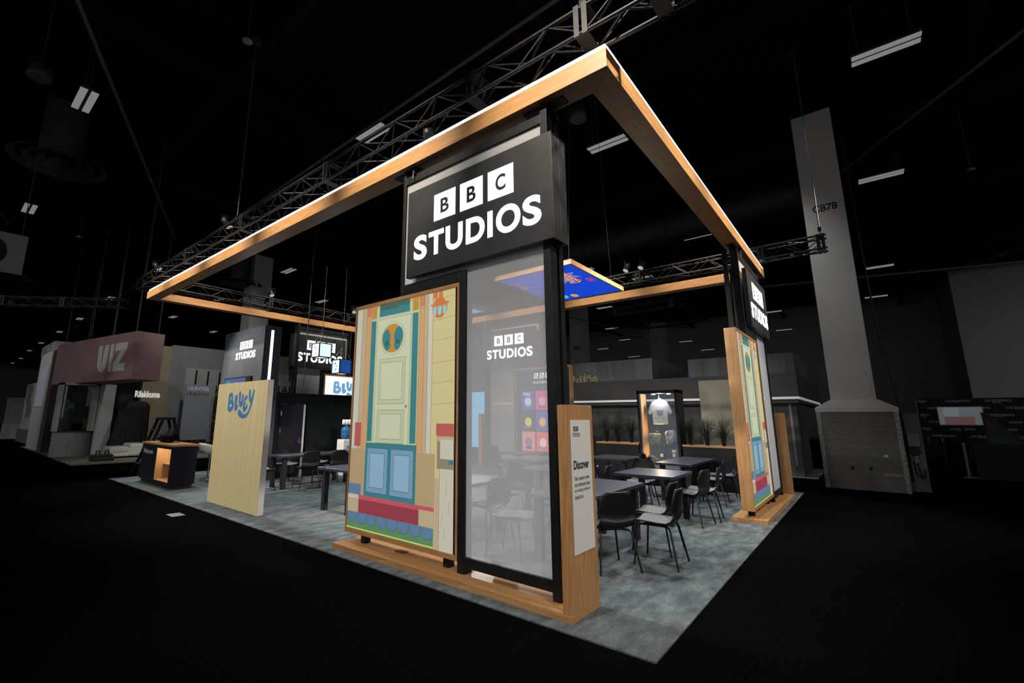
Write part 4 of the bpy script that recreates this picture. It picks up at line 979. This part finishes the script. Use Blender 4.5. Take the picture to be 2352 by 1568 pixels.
one('case', lambda b: b.box(.01, .1, 0, 1.9, 0, 2.4, BLACK), cy); one('print', lambda b: b.box(0, .01, .03, 1.87, .03, 2.37, pm('lightbox_sky', (110, 200, 236), .4, .9)), cy)
# ------------------------------------------------------------------ press backdrop at right
DROP = mat('backdrop_black', (.006, .006, .007), .8)
bd = thing('press_backdrop', 'wide black press backdrop covered in repeated grey lettering', 'backdrop', (24.9, -2.95, 0))
one('cloth', lambda b: b.box(0, .04, -9, 0, 0, 2.45, DROP), bd)
one('side_pole', lambda b: b.tube([(-.05, .03, 0), (-.05, .03, 2.45)], .03, mat('pole_grey', (.16, .16, .18), .5), 8), bd)
def bl(b):
    g = mat('backdrop_print', (.36, .36, .36), .7); O = (-.002, 0, 0); U, V = (0, -1, 0), (0, 0, 1)
    rr = random.Random(4); W = [('LICENSING', 'GROUP'), ('LICENSE GLOBAL', None), ('LICENSING', 'EXPO'), ('LICENSING', 'GROUP')]
    for r in range(6):
        for c in range(4):
            w, s = W[(r+c*3) % 4]; u = -.25+c*1.15+(r % 2)*.55; z = 2.3-r*.29
            if u < 0: w = w[-4:]; u = .05; L = .28
            else: L = .72
            put_text(b, w, O, U, V, (u, u+L, z, z+.085), g, .03)
            if s: put_text(b, s, O, U, V, (u+L*.3, u+L*.62, z-.075 if s == 'EXPO' else z-.04, z-.012), g, .02)
one('lettering', bl, bd)
ms = thing('screen', 'bright flat screen in front of the press backdrop', 'screen', (22.5, -3.35, 1.35))
one('case', lambda b: b.box(0, .05, -1.25, 0, 0, .72, mat('screen_frame', (.25, .27, .28), .5)), ms)
one('picture', lambda b: (b.box(-.003, 0, -1.22, -.03, .03, .69, mat('screen_pic', (.1, .1, .1), .4, 0, (.10, .12, .13), .7)), b.box(-.005, -.003, -.98, -.18, .03, .33, mat('screen_pic2', (.1, .05, .05), .4, 0, (.09, .045, .045), .8)), b.box(-.005, -.003, -.6, -.18, .33, .69, mat('screen_pic3', (.1, .1, .1), .4, 0, (.16, .19, .20), .6))), ms)
one('stand', lambda b: (b.box(.05, .1, -.66, -.58, -1.35, .5, BLACK), b.box(-.15, .3, -.9, -.35, -1.35, -1.31, BLACK)), ms)
ba = thing('feather_banner', 'dark angular banner with teal curves before the press backdrop', 'banner', (22, -4.55, .45))
one('cloth', lambda b: b.prism([(0, .05, 0), (0, -1.1, 0), (0, -.05, 1.35), (0, .1, 1.4)], (.03, 0, 0), mat('banner_dark', (.025, .024, .024), .7)), ba)
def bc(b):
    m = mat('banner_teal', (.025, .05, .055), .7)
    for z in (.35, .85): put_poly(b, (-.002, 0, z), (0, -1, 0), (0, 0, 1), [(.0, 0), (.2, -.15), (.55-.3*(z > .5), -.05), (.35-.2*(z > .5), .15), (.0, .3)], m)
one('pattern', bc, ba)
for i, (x, y, w) in enumerate(((22.3, -2.97, 'farthest'), (19.2, -3.09, 'middle'), (15.6, -3.2, 'nearest'))):
    t = thing('barrier_post', 'slim grey barrier post in front of the press backdrop, ' + w + ' of three', 'barrier post', (x, y, 0), 0, 'barrier posts')
    one('post', lambda b: b.box(-.02, .02, -.03, .03, 0, .95, mat('post_grey', (.13, .13, .14), .5)), t); one('foot', lambda b: b.box(-.05, .05, -.16, .12, 0, .03, mat('post_grey', (.13,)*3)), t)
bs = thing('fabric_barrier', 'low black cloth barrier running along the barrier posts', 'barrier', (15.6, -3.26, 0))
one('cloth', lambda b: b.box(0, 7, -.02, 0, .03, .92, DROP), bs)
one('counter_cloth', lambda b: b.box(-.1, 0, -4.5, -.1, 0, .93, DROP), bs)
fl = thing('flower_arrangement', 'pale flowers with twigs at the right edge before the backdrop', 'flowers', (16.3, -4.55, .93))
one('vase', lambda b: b.lathe([(0, 0), (.07, 0), (.09, .06), (.06, .12)], GREY, n=14), fl)
def fo(b):
    rr = random.Random(8)
    for k in range(22): b.tube([(0, 0, .1), (rr.uniform(-.2, .2), rr.uniform(-.25, .25), rr.uniform(.2, .36))], .006, mat('twig', (.05, .05, .03), .8), 4)
one('twigs', fo, fl)
wh = thing('stacked_bowls', 'pale stacked objects on the black counter at the right edge', 'tableware', (16.3, -4.95, .93))
one('bowl', lambda b: b.lathe([(0, 0), (.14, 0), (.14, .06), (.08, .09), (.12, .1), (.12, .16), (.07, .2), (0, .2)], mat('bowl_grey', (.24, .24, .23), .5), n=18), wh)
sl = thing('wall_sign', 'tiny pale exit sign high on the far grey wall', 'sign', (41.93, 1.17, 5.25))
one('plate', lambda b: b.box(0, .06, -.35, .35, 0, .3, mat('exit_plate', (.3, .25, .25), .5)), sl)

# ------------------------------------------------------------------ booths at far left
VR = noise_mat('dusty_red_cloth', (.26, .148, .148), (.31, .178, .178), nscale=1.2, rough=.8)
hx = Vector((1.3, 18.6, 0)); hy = Vector((.1, 25.3, 0)); hd_ = (hy-hx).normalized(); hn = Vector((hd_.y, -hd_.x, 0)); HLn = (hy-hx).length
vb = thing('hanging_sign', 'dusty red box sign with big pale lettering at far left', 'sign', (1.3, 18.6, 2.87))
def vbx(b):
    p = [Vector((0, 0, 0)), hd_*HLn, hd_*HLn+hn*.95, hn*.95]; b.prism(p, (0, 0, 1.75), VR)
one('case', vbx, vb, .01)
def vl(b):
    g = mat('sign_pale', (.52, .52, .505), .6); O = -hn*.004+Vector((0, 0, .34)); O = Vector(O)+hd_*2.85
    f = lambda pts: put_poly(b, O, -hd_, (0, 0, 1), pts, g)
    f([(0, 1.05), (.36, 1.05), (.36, .40), (.42, .28), (.52, 1.05), (.86, 1.05), (.80, .2), (.62, .02), (.5, 0), (.22, .08), (.05, .3)])
    f([(.98, 1.05), (1.25, 1.05), (1.25, 0), (.98, 0)])
    f([(1.36, 1.05), (2.3, 1.05), (2.3, .82), (1.78, .28), (2.25, .28), (2.25, 0), (1.36, 0), (1.36, .3), (1.85, .76), (1.36, .76)])
one('lettering', vl, vb)
def vcb(b):
    for s in (.3, 2, 4, 6.3):
        for q in (.1, .85): p = hd_*s+hn*q+Vector((0, 0, 1.75)); b.tube([p, p+Vector((0, 0, 4.9))], .012, CABLE, 4)
one('cables', vcb, vb)
PALE = noise_mat('pale_grey_board', (.33, .327, .315), (.38, .375, .365), nscale=1.4, rough=.7)
PALE2 = noise_mat('mid_grey_board', (.21, .21, .207), (.25, .25, .243), nscale=1.4, rough=.7)
ki = thing('info_kiosk', 'pale grey kiosk with curved counter and open arch under the red sign', 'kiosk', (.72, 23.3, .012))
one('curved_counter', lambda b: (b.lathe([(.62, 0), (.62, .93)], PALE2, n=24), b.lathe([(0, .93), (.65, .93), (.65, .965), (0, .965)], mat('counter_maroon', (.05, .025, .025), .5), n=24)), ki)
def arch(b): b.box(-.62, -.52, -.35, .35, .965, 2.86, PALE); b.box(.5, .6, -.35, .35, .965, 2.86, PALE); b.box(-.62, .6, -.35, .35, 2.78, 2.86, PALE)
one('arch', arch, ki)
one('back_wall', lambda b: b.box(.62, 1.15, -.4, .6, 0, 2.86, PALE), ki)
one('badge', lambda b: put_poly(b, (-.2, -.592, 0), (1, 0, 0), (0, 0, 1), [(-.02, .25), (.18, .25), (.12, .42), (.2, .5), (.2, .62), (.03, .62), (.0, .45)], mat('badge_rose', (.24, .10, .085), .6)), ki)
bp_ = thing('poster_board', 'dark narrow patterned poster seen through the kiosk arch, left', 'poster', (1.0, 25.4, .9))
one('board', lambda b: b.box(-.32, .0, 0, .05, 0, 2.1, noise_mat('poster_blue_mottle', (.01, .012, .02), (.07, .09, .13), nscale=7, rough=.6)), bp_)
bp2 = thing('poster_board', 'narrow green patterned poster seen through the kiosk arch, right', 'poster', (1.55, 25.2, .9))
one('board', lambda b: b.box(-.2, .1, 0, .05, 0, 2.1, noise_mat('poster_green_mottle', (.015, .02, .012), (.10, .13, .06), nscale=4, rough=.6)), bp2)
lg_ = thing('support_post', 'dark red upright holding the far end of the red sign', 'post', (.28, 26.6, .012))
one('post', lambda b: b.box(0, .5, 0, .9, 0, 4.55, mat('deep_red', (.035, .012, .014), .7)), lg_)
gt = thing('booth_wall', 'pale grey tower wall with a dim lit poster, left of the red sign', 'wall panel', (.3, 27.9, .012))
one('panel', lambda b: b.box(0, .9, 0, 3.2, 0, 4.6, PALE), gt); one('poster', lambda b: b.box(-.02, 0, .5, 2.6, 2.0, 3.9, mat('poster_lilac', (.22, .20, .23), .6, 0, (.2, .18, .22), .3)), gt)
gt2 = thing('booth_header', 'marbled grey header block above the tower wall at far left', 'header', (.35, 29.5, 4.62))
one('block', lambda b: b.box(0, 1.0, -1.3, 2.4, 0, .5, noise_mat('marble_mottle', (.06, .06, .06), (.2, .2, .19), nscale=3, rough=.6)), gt2)
sb_ = thing('striped_board', 'pale board with wavy coloured stripes at far left', 'board', (.85, 36.0, .75))
def stf(b):
    b.box(0, .3, 0, 3.6, 0, 2.75, PALE); cs_ = [(.13, .09, .14), (.10, .12, .14), (.16, .13, .08), (.06, .11, .07), (.14, .12, .13), (.10, .05, .11)]
    for k, c in enumerate(cs_):
        pts = []; m = mat('stripe%d' % k, c, .7)
        for i in range(15):
            v = 2.7-2.0*i/14; u = .3+k*.32+1.1*(i/14)+.3*math.sin(i*.75); pts.append((u, v))
        for i in range(14): put_poly(b, (-.004, 3.6, 0), (0, -1, 0), (0, 0, 1), [(max(0, min(3.6, q)), v) for q, v in (pts[i], (pts[i][0]+.25, pts[i][1]), (pts[i+1][0]+.25, pts[i+1][1]), pts[i+1])], m)
one('panel', stf, sb_)
one('plinth', lambda b: b.box(-.1, 1.2, -.2, 3.8, -.74, 0, mat('plinth_grey', (.075, .075, .075), .7)), sb_)
lw = thing('booth_wall', 'low white booth counter and wall at the far left edge', 'wall panel', (.2, 44, 0))
one('panel', lambda b: (b.box(.6, 4.2, 4, 4.3, 0, 2.9, PALE), b.box(.2, 2.4, -.5, 0, 0, 1.0, PALE), b.box(-2.4, -.2, 4, 4.4, .9, 2.7, PALE)), lw)
tn = thing('mural_wall', 'tan wall panel with a small glowing sign behind the draped shape', 'wall panel', (3.05, 23.95, .012))
one('panel', lambda b: b.box(0, 1.05, 0, .3, 0, 4.85, noise_mat('tan_mural', (.28, .23, .14), (.33, .275, .18), nscale=.8, rough=.7)), tn)
one('lit_letters', lambda b: put_text(b, 'Rilakkuma', (0, -.03, 0), (1, 0, 0), (0, 0, 1), (-.25, .74, 2.40, 2.70), mat('tan_sign_glow', (.4, .4, .4), .5, 0, (1, 1, .95), .42), .045), tn)
gw = thing('booth_wall', 'grey rendered booth wall behind the stepladder', 'wall panel', (4.1, 24.0, .012))
one('panel', lambda b: (b.box(0, 6, 0, .3, 0, 4.95, PALE2), ), gw)
one('window_strip', lambda b: (b.box(.65, 6, -.05, 0, .3, 3.9, PALE), ), gw)
for k in range(5): one('mullion', lambda b: b.box(1.1+k*.55, 1.17+k*.55, -.08, -.05, .3, 3.8, BLACK), gw)
hp = thing('poster_board', 'tall pale blue poster with two lines of lettering behind the ladder', 'poster', (4.5, 22.95, .5))
one('board', lambda b: b.box(0, 1.18, 0, .06, 0, 2.55, mat('poster_pale_blue', (.27, .30, .335), .5)), hp)
def hl(b):
    put_text(b, 'HUNTER', (0, -.003, 0), (1, 0, 0), (0, 0, 1), (.12, 1.06, 2.27, 2.45), mat('hl_white', (.62, .62, .62), .6), .05)
    put_text(b, 'x', (0, -.003, 0), (1, 0, 0), (0, 0, 1), (.55, .64, 2.19, 2.26), mat('hl_green', (.05, .12, .06), .6), .05)
    put_text(b, 'HUNTER', (0, -.003, 0), (1, 0, 0), (0, 0, 1), (.08, 1.1, 2.03, 2.18), mat('hl_red', (.22, .10, .06), .6), .05)
one('lettering', hl, hp); one('feet', lambda b: (b.box(.2, .26, 0, .05, -.49, 0, BLACK), b.box(.9, .96, 0, .05, -.49, 0, BLACK)), hp)
hp2 = thing('poster_board', 'dark mottled poster right of the pale blue poster', 'poster', (5.85, 22.95, .5))
one('board', lambda b: b.box(0, .8, 0, .06, -.49, 2.55, noise_mat('poster_dark_mottle', (.01, .009, .01), (.13, .10, .10), nscale=4, rough=.6, lo=.5, hi=.6)), hp2)
so = thing('sofa', 'low white sofa on the pale carpet at far left', 'sofa', (1.45, 20.6, .012))
SOF = noise_mat('white_leather', (.36, .36, .335), (.42, .42, .39), nscale=5, rough=.6)
one('seat', lambda b: b.box(0, 1.1, .0, 1.0, .05, .38, SOF), so, .05); one('seat_edge', lambda b: b.box(-.02, .58, -.02, .9, .2, .42, SOF), so, .05); one('armrest', lambda b: b.box(.6, 1.2, -.05, 1.0, .05, .52, SOF), so, .08)
WRAP = noise_mat('black_plastic_wrap', (.008, .007, .007), (.02, .018, .018), nscale=10, rough=.6, bump=.6, bscale=9, spec=.2)
def drape(b, w, d, h, seed, taper=.75):
    rr = random.Random(seed); n_, mm = 40, 18; vs = []; fs = []; ph = [rr.uniform(0, 6) for _ in range(6)]
    for j in range(mm+1):
        t = j/mm
        k = (1-(1-taper)*t) if t < .92 else taper*(1-(t-.92)*4)
        for i in range(n_):
            q = 2*PI*i/n_; f = lambda v: math.copysign(abs(v)**.5, v)
            fold = 1+(.05*(1-t)+.02)*math.sin(9*q+ph[0]+2*t)+.03*math.sin(5*q+ph[1]+6*t)
            lean = .25*t*w
            vs.append((w*f(math.cos(q))*k*fold+lean, d*f(math.sin(q))*k*fold, h*t))
    for j in range(mm):
        for i in range(n_): fs.append((j*n_+i, j*n_+(i+1) % n_, (j+1)*n_+(i+1) % n_, (j+1)*n_+i))
    b.add(vs, fs, WRAP, True); b.poly(vs[-n_:], WRAP); b.poly(vs[:n_][::-1], WRAP)
dp = thing('draped_statue', 'big black plastic draped shape standing behind the white sofa', 'covered statue', (2.3, 22.1, .30))
one('wrap', lambda b: drape(b, .62, .35, 1.88, 4, .78), dp)
one('plinth', lambda b: b.box(-.5, .5, -.3, .3, -.285, .0, PALE2), dp)
sw = thing('wrapped_figure', 'slim black wrapped figure beside the kiosk wall', 'covered statue', (2.25, 23.6, .012))
def wf(b):
    drape(b, .2, .2, 1.7, 9, .8); tmp = MB(); lump(tmp, .34, .3, 1.0, WRAP, 12, .8); b.add([(v[0]+.06, v[1], v[2]+1.6) for v in tmp.v], tmp.f, WRAP, True)
one('wrap', wf, sw); one('arm', lambda b: b.tube([(-.1, -.25, 1.75), (.2, -.3, 1.55), (.5, -.3, 1.0)], .05, WRAP, 8), sw)
eq = thing('equipment_case', 'black hard case with two handles on the pale carpet', 'case', (1.05, 19.75, .012))
one('body', lambda b: (b.box(-.33, .33, -.2, .2, 0, .14, BLACK), b.box(-.3, .3, -.17, .17, .14, .22, BLACK)), eq, .02)
for x in (-.12, .14): one('handle', lambda b: b.tube([(x-.06, 0, .2), (x-.05, 0, .34), (x+.03, 0, .36), (x+.06, 0, .2)], .025, BLACK, 8), eq)
rb = thing('distant_sign', 'pale board with large dark lettering behind the far left portal', 'sign', (7.0, 20, 2.5))
one('board', lambda b: b.box(0, 3.1, 0, .08, 0, .72, mat('board_grey', (.28, .28, .27), .6)), rb)
one('lettering', lambda b: put_text(b, 'RAINBOW', (0, -.003, 0), (1, 0, 0), (0, 0, 1), (.35, 2.85, .14, .52), ink('board_black', (24, 24, 26)), .01), rb)
one('legs', lambda b: (b.box(.3, .4, 0, .08, -2.49, 0, BLACK), b.box(2.7, 2.8, 0, .08, -2.49, 0, BLACK)), rb)
db = thing('hanging_banner', 'pale hanging banner with a big dark rounded character, cut by the left edge', 'banner', (-4.2, 14.0, 4.93))
one('cloth', lambda b: b.box(0, 1.92, 0, .02, 0, .98, mat('banner_grey', (.20, .20, .20), .7)), db)
one('lettering', lambda b: put_text(b, '0', (0, -.003, 0), (1, 0, 0), (0, 0, 1), (1.06, 1.60, .16, .82), ink('banner_black', (16, 16, 16)), .05), db)
one('cables', lambda b: (b.tube([(.1, .01, .98), (.1, .01, 4.9)], .008, CABLE, 4), b.tube([(1.8, .01, .98), (1.8, .01, 4.9)], .008, CABLE, 4)), db)
pp = thing('paper_sheet', 'small pale paper scrap on the black aisle below the yellow panel', 'paper', (-.42, 7.6, .002))
one('sheet', lambda b: b.box(-.1, .1, -.15, .15, 0, .003, mat('scrap_grey', (.12, .12, .115), .8)), pp)

# ------------------------------------------------------------------ light
wd = bpy.data.worlds.new('world'); SC.world = wd; wd.use_nodes = True
wd.node_tree.nodes['Background'].inputs[0].default_value = (1, 1, 1, 1); wd.node_tree.nodes['Background'].inputs[1].default_value = .42
def spot(loc, aim, e, ang, col=(1, 1, 1), r=.15, blend=.5):
    l = bpy.data.lights.new('spot', 'SPOT'); l.energy = e; l.spot_size = math.radians(ang); l.spot_blend = blend; l.color = col; l.shadow_soft_size = r
    o = bpy.data.objects.new('truss_and_added_spot', l); COL.objects.link(o); o.location = loc
    o.rotation_euler = (Vector(aim)-Vector(loc)).to_track_quat('-Z', 'Y').to_euler()
    return o
WARM = (1, .95, .88); GOLD = (1, .90, .76); COOL = (.95, .98, 1)
spot((-6.5, 2.6, 8.3), (.2, 2.3, .5), 2300, 42, WARM, .15, .8)  # key spots added outside the booth, no fixtures; light plinths, panel and counter
spot((-6.0, 8.2, 8.3), (.3, 7.6, .9), 3600, 34, WARM, .15, .8)
spot((-4.5, 12.0, 8.3), (.3, 11.4, .6), 1200, 34, WARM, .15, .8)
spot((-2.5, -3.5, 8.3), (1.2, .6, 0), 1100, 38, WARM, .15, 1)  # extra spot added to brighten the near carpet corner
spot((1.2, -7.0, 7.0), (.45, .7, .9), 1500, 26, WARM, .15, .8)  # extra spot added to light the placard side from the front
spot((6.4, -6.5, 8.3), (6.6, .1, .9), 3000, 44, WARM, .15, .8)
for y in (.6, 3.2, 5.8, 8.4, 10.9, 13.2): spot((-4.2, y, 7.8), (.22, y, 4.9), 3600, 30, GOLD, .1, 1)  # row of added spots without fixtures, brightens the left beam's outer face
for x in (.4, 2.4, 4.6, 6.6, 8.6): spot((x, -4.2, 7.8), (x, .17, 4.9), 3700, 30, GOLD, .1, 1)  # same added row for the right beam's outer face
for y in (1.5, 4.0, 6.5, 9.0, 11.5): spot((4.6, y, 9.3), (8.5, y, 4.9), 3200, 28, GOLD, .1, 1)  # added spots without fixtures, brighten the far beam's inner face
for x in (1.6, 3.9, 6.2): spot((x, 9.4, 9.3), (x, 13.35, 4.9), 3400, 28, GOLD, .1, 1)  # added spots without fixtures, brighten the back beam's inner face
for p, a in (((.75, 3.0, 5.0), (3.2, 2.4, 0)), ((8.3, 2.9, 5.0), (5.2, 2.0, 0)), ((.75, 8.9, 5.0), (3, 6.5, 0)), ((8.3, 8.5, 5.0), (5, 6, 0)), ((3.6, 13.1, 5.0), (2.2, 9.8, 0)), ((4.5, .8, 5.0), (4.2, 2.4, 0)), ((.6, 12.9, 5.0), (1, 10, 0))):
    spot(p, a, 620, 100, COOL, .1)
for p, a, e, g in (((-4.2, 13.5, 8.6), (1.2, 23, 2.0), 800, 62), ((3.2, 15.5, 8.6), (4.6, 24, 2.4), 800, 75), ((7.6, 3.6, 8.7), (12.5, 6.2, 3.0), 1100, 80), ((7.6, -.5, 8.7), (12.5, 1.5, 3.0), 500, 70), ((-3, 26, 8.6), (.6, 33, 2), 900, 70)):
    spot(p, a, e, g, (1, 1, 1), .3, 1)  # fill spots added to brighten the neighbouring booths, no fixtures of their own
def point(loc, e, col, r=.03):
    l = bpy.data.lights.new('lamp', 'POINT'); l.energy = e; l.color = col; l.shadow_soft_size = r
    o = bpy.data.objects.new('lamp_and_added_point', l); COL.objects.link(o); o.location = loc
point((8.4, 2.62, 2.08), 30, (.85, .9, 1)); point((8.45, 2.72, 1.35), 9, (1, .72, .32)); point((8.5, 2.80, .75), 7, (1, .66, .18))  # cool point serves the downlights; warm ones added to turn the side panel orange
point((.52, 11.1, .80), 5, (1, .85, .6))
